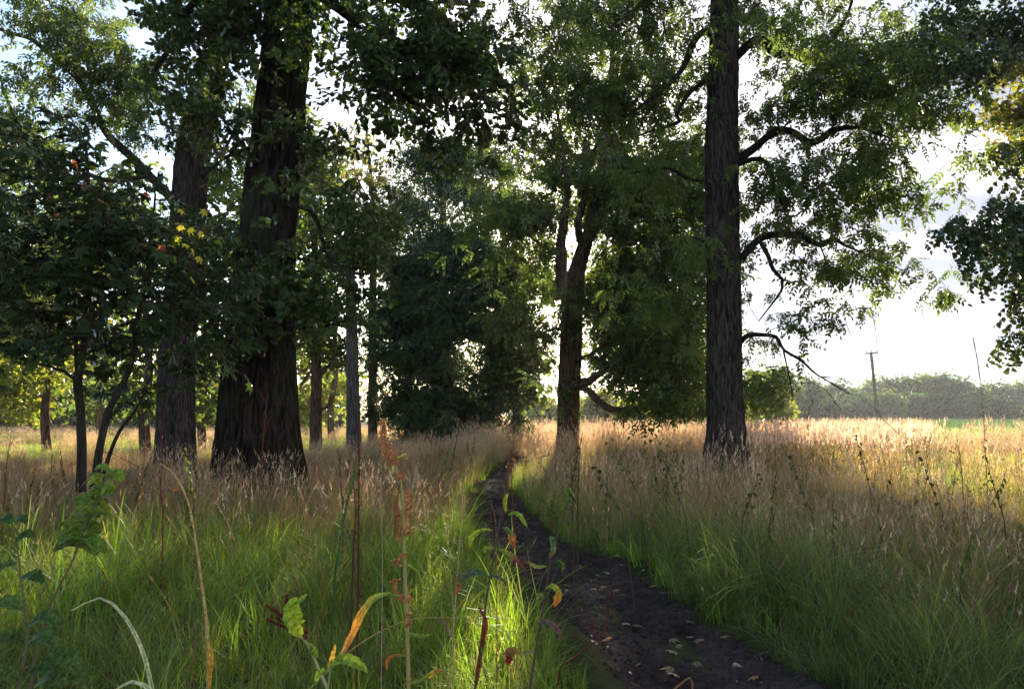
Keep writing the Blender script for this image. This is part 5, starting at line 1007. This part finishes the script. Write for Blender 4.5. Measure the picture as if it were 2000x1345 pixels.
def bladeobj(name, label, pts, d, W, c0, c1):
    st = to_ground(smooth_path(pth(pts, d), .02)); root_b = np.array([st[0][0], st[0][1], 0]); mb = MB(); leaf_along(mb, st, W, [c0, c0, c1, c1], fold=.5, wav=0.01, seed=1, up=(.2, -.8, .5), prof=lambda t: 1.0)
    o = obj(name, mb.mesh(name, root_b, True), M_plant, None, root_b); props(o, label, 'grass blade')
bladeobj('arched_blade', 'pale whitish grass blade arching over to the left at the lower left', [(298, 1345), (285, 1290), (268, 1245), (245, 1205), (220, 1178), (195, 1167), (165, 1178), (140, 1192)], 1.15, .0032, (.28, .36, .12), (.6, .6, .42))
bladeobj('arched_blade', 'pale blade arching low at the bottom edge, beside the larger whitish one', [(310, 1400), (298, 1350), (280, 1336), (258, 1330), (235, 1340), (222, 1350)], 1.1, .004, (.4, .48, .2), (.6, .62, .4))
bladeobj('dark_blade', 'broad dark green blade crossing behind the top of the tall dock', [(655, 1120), (672, 1010), (690, 940), (708, 900), (725, 878), (742, 858)], 1.9, .003, (.06, .12, .05), (.07, .13, .06))
straw('fine_straw', 'fine upright straw just left of the tall dock, nodding tip above the horizon', [(747, 1130), (746, 1000), (745, 900), (743, 820), (738, 782), (744, 776)], 2.2, .0016, .0007, (.42, .34, .24), head=[[(738, 800), (736, 786), (741, 777)]])
straw('fine_straw', 'long straw curving up to the right from the grass left of the path', [(885, 1180), (878, 1090), (876, 1018), (888, 965), (912, 915), (945, 880), (975, 862)], 2.0, .0018, .0006, (.4, .42, .15), sheath=[([(875, 1065), (874, 1040), (875, 1017)], .004, [(.5, .35, .2)] * 2)])
straw('fine_straw', 'pale straw leaning left behind the curving one', [(905, 960), (915, 930), (930, 895), (948, 865)], 2.3, .002, .0008, (.5, .45, .25))
straw('fine_straw', 'straw lying diagonally across the lower grass behind the tall dock', [(560, 1385), (620, 1330), (700, 1258), (790, 1212), (860, 1205), (920, 1207)], 1.7, .0018, .0009, (.45, .36, .16), head=[[(855, 1206), (868, 1216), (876, 1232), (880, 1242)]])
straw('fine_straw', 'thin dark stalk slanting over the left meadow edge of the frame far right', [(1925, 900), (1920, 800), (1914, 740), (1908, 700), (1900, 660)], 4.0, .0022, .001, (.3, .24, .17), head=[[(1914, 740), (1908, 700), (1900, 658)]])
straw('fine_straw', 'reddish thin stalk leaning right beside the mud with a hooked tip', [(970, 1100), (968, 1020), (962, 990), (955, 965), (950, 960), (956, 966)], 2.4, .0015, .0008, (.35, .14, .08))
straw('fine_straw', 'straw slanting up from the muddy path at the bottom edge', [(1300, 1360), (1325, 1338), (1348, 1322), (1352, 1345)], 2.6, .004, .003, (.36, .22, .10))

# dark dock stalks further back
def seedstalk(pts, d, label, col=(.15, .05, .035), seed=0, leafc=(.06, .09, .03), leafy=False, name='dock_stalk'):
    random.seed(seed); st = smooth_path(pth(pts, d), .05)
    st = to_ground(st)
    root, b = plant_root(name, label, 'dock plant' if not leafy else 'weed plant', st[0]); mb = MB(); tube(mb, st, np.linspace(.005, .0016, len(st)), 5, np.array(col) * .8); part('stem', mb, M_stem, root, b)
    L = len(st); mb = MB()
    for i in range(int(L * .35), L):
        if leafy:
            for _ in range(random.choice((1, 2, 2, 4))):
                dd = rotm(0, U(.2, 1.1), U(0, 6.3)) @ np.array([1, 0, 0]) * U(.015, .045)
                mb2 = leaf_strip(OVATE, np.linalg.norm(dd), .05, .3, .4, jc(leafc, .3)); mb.merge(mb2, rotm(U(-.4, .4), U(.2, 1.1), U(0, 6.3)), st[i] + np.array([random.gauss(0, .012), random.gauss(0, .012), random.gauss(0, .012)]))
        else:
            seed_cluster(mb, st[i] + np.array([random.gauss(0, .006), 0, 0]), .011 * (1.25 - i / L) + .004, 16, col, ln=.02)
            if random.random() < .25:
                e = st[i] + np.array([U(-.09, .09), U(-.05, .05), U(.05, .14)]); tube(mb, [st[i], e], .0012, 3, col)
                for t in (.3, .5, .7, .9): seed_cluster(mb, st[i] + (e - st[i]) * t, .006, 8, col, ln=.008)
    o = part('leaves' if leafy else 'seed_head', mb, M_plant, root, b, False); o['kind'] = 'stuff'
for k, a in enumerate([([(700, 1100), (700, 1000), (702, 900), (700, 830), (704, 790)], 3.2, 'dark red dock stalk standing left of the tall rusty one, nearly as high', (.13, .035, .025)),
          ([(690, 1080), (694, 1000), (690, 930)], 3.6, 'short dark brown dock stalk left of its taller dark red neighbour', (.10, .05, .035)),
          ([(318, 1060), (318, 1000), (314, 950), (318, 880), (312, 800)], 5.5, 'deep red dock stalk in front of the grey ridged trunk', (.22, .03, .03)),
          ([(500, 1050), (508, 950), (515, 850), (522, 770)], 7.0, 'reddish dry dock stalk in front of the massive oak trunk', (.22, .08, .05)),
          ([(1128, 985), (1130, 930), (1132, 880), (1138, 845)], 5.0, 'dark seed stalk right of the path in front of the forked trunk', (.10, .045, .03)),
          ([(1118, 960), (1116, 920), (1114, 880)], 5.6, 'shorter dark seed stalk beside the path, left of its taller neighbour', (.11, .05, .035)),
          ([(1002, 1000), (1000, 940), (1000, 895), (1004, 860)], 6.0, 'red brown dock stalk at the left rim of the path where it bends', (.17, .05, .03)),
          ([(10, 960), (14, 900), (22, 850)], 6.0, 'dark red dock stalk at the far left edge of the frame', (.18, .04, .035)),
          ([(280, 930), (284, 860), (288, 800)], 7.5, 'rusty orange dock stalk between the bare stem and the ridged trunk', (.35, .16, .06)),
          ([(1095, 1300), (1175, 1240), (1190, 1180), (1182, 1130)], 3.4, 'faint red dock stalk standing on the mud', (.16, .03, .03)),
          ([(1880, 950), (1876, 900), (1868, 850)], 7.0, 'brown seed stalk in the golden grass near the right edge', (.2, .12, .08)),
          ([(670, 990), (665, 930), (662, 880)], 6.5, 'thin dark seed stalk beside the flare of the massive oak', (.12, .06, .04))]):
    seedstalk(a[0], a[1], a[2], a[3], 700 + k)
for k, a in enumerate([([(1340, 1010), (1322, 960), (1300, 910), (1272, 845)], 6.0, 'leafy dark weed leaning left in front of the straw, highest of its row'), ([(1250, 970), (1225, 925), (1200, 890), (1188, 862)], 6.0, 'leafy dark weed leaning left, nearest to the forked trunk'), ([(1215, 1000), (1190, 960), (1160, 910)], 5.0, 'leafy weed leaning left over the green verge right of the path'),
          ([(1325, 960), (1318, 920), (1308, 870)], 7.0, 'upright leafy weed just left of the tall straight trunk'), ([(1450, 1010), (1470, 960), (1480, 930)], 5.0, 'leafy weed in the shaded grass in front of the tall straight trunk'), ([(1700, 960), (1688, 910), (1672, 850)], 8.0, 'dark leaning weed amid the tall grass below the utility pole'), ([(1840, 1000), (1815, 940), (1795, 880)], 6.5, 'tall dark weed leaning left in the golden grass on the right'), ([(1960, 1010), (1935, 930), (1918, 860)], 5.5, 'dark weed stem leaning left by the right edge'), ([(1585, 1000), (1560, 940), (1545, 890)], 6.5, 'dark weed stem leaning left halfway between trunk and pole')]):
    seedstalk(a[0], a[1], a[2], (.09, .07, .05), 740 + k, leafy=True, name='leafy_weed')

# fallen leaves on the mud
random.seed(77)
fl = [maple_leaf(.075, jc(c, .1)) for c in [(.34, .30, .24), (.30, .22, .14), (.24, .22, .12)]]; flm = []
for i, m_ in enumerate(fl): flm.append(m_.mesh('fallen_leaf')); flm[-1].materials.append(M_plant)
LP = [(1183, 1138), (1196, 1142), (1170, 1141), (1158, 1141), (1268, 1146), (1262, 1140), (1105, 1138), (1115, 1136), (1164, 1113), (1182, 1108), (1210, 1098), (1350, 1210), (1355, 1228), (1345, 1222), (1318, 1240), (1324, 1253), (1408, 1245), (1357, 1273), (1158, 1238), (1176, 1240), (1318, 1296), (1310, 1304), (1384, 1335), (1456, 1341), (1225, 1205), (1370, 1240), (1035, 1015), (1040, 1035), (1020, 1000), (1010, 985), (1130, 1090), (1235, 1205), (1305, 1232), (1430, 1290), (1480, 1310), (1250, 1290)]
for i, (px, py) in enumerate(LP):
    g = G(px, py); o = bpy.data.objects.new('fallen_leaf', flm[i % 3]); scn.collection.objects.link(o); o.location = (g[0], g[1], float(path_z(g[0], g[1])) + .014); s_ = U(.7, 1.3); o.scale = (s_, s_, s_); o.rotation_euler = (U(-.35, .35), U(-.35, .35), U(0, 6.3))
    props(o, 'pale curled fallen leaf lying on the dark mud of the path', 'leaf', 'fallen leaves on the path')
# bits of leaf and twig trodden into the mud
protos = []
for q in range(4):
    p = MB(); random.seed(900 + q)
    if q < 3: p.merge(leaf_strip([OVATE, OAK, CLUMP][q], .035, .03, U(-.3, .5), U(0, .6), jc([(.20, .14, .09), (.13, .09, .06), (.10, .075, .05)][q])))
    else: tube(p, [(0, 0, 0), (.03, .004, .004), (.07, .0, 0)], [.0022, .002, .001], 4, (.12, .09, .07))
    protos.append(p)
n = 420; y = rng.uniform(2.5, 16, n) ** .9 + .8; e_ = rng.beta(.6, .6, n); x = np.interp(y, _ys, _lx) + (np.interp(y, _ys, _rx) - np.interp(y, _ys, _lx)) * e_
o = scatter('leaf_litter', protos, np.stack([x, y, path_z(x, y) + .014], -1), np.stack([rng.normal(size=n) * .4, rng.normal(size=n) * .3, rng.uniform(-3, 3, n)], -1), rng.uniform(.35, .9, n), rng.integers(0, 4, n), M_plant)
props(o, 'small brown scraps of leaf and twig trodden into the mud of the path', 'leaf litter')
# fallen sticks at the bend of the path
for i, (a, b_, d1, d2) in enumerate([((1012, 897), (1060, 880), 19, 19.5), ((1030, 890), (1075, 872), 20, 21)]):
    p0, p1 = G(*a), G(*b_); p0[1] = d1; p1[1] = d2; mid = (p0 + p1) / 2; L0 = P(a[0], a[1], d1); L1 = P(b_[0], b_[1], d2); L0[2] = .05; L1[2] = .3
    mb = MB(); sp = smooth_path([L0, (L0 + L1) / 2 + [0, 0, .05], L1], .1); tube(mb, sp, np.linspace(.05, .025, len(sp)), 7, disp=bark_disp(.006, 20)); o = obj('fallen_branch', mb.mesh('fallen_branch', L0, True), M_twig, None, L0)
    props(o, ['bare fallen branch lying where the path bends', 'second fallen branch, propped up higher behind the first at the path bend'][i], 'branch')

# ------------------------------------------------------------------ morning haze
mb = MB(); x0, x1, y0_, y1_, z0, z1 = -620, 620, -14, 930, -2, 34
mb.add([(x0, y0_, z0), (x1, y0_, z0), (x1, y1_, z0), (x0, y1_, z0), (x0, y0_, z1), (x1, y0_, z1), (x1, y1_, z1), (x0, y1_, z1)], [(0, 3, 2, 1), (4, 5, 6, 7), (0, 1, 5, 4), (1, 2, 6, 5), (2, 3, 7, 6), (3, 0, 4, 7)])
m, t = new_mat('haze'); vp = N(t, 'ShaderNodeVolumePrincipled'); vp.inputs['Color'].default_value = (.93, .95, 1, 1); vp.inputs['Density'].default_value = HAZE; vp.inputs['Anisotropy'].default_value = .45
o = N(t, 'ShaderNodeOutputMaterial'); t.links.new(vp.outputs[0], o.inputs['Volume'])
props(obj('haze', mb.mesh('haze'), m), kind='stuff')
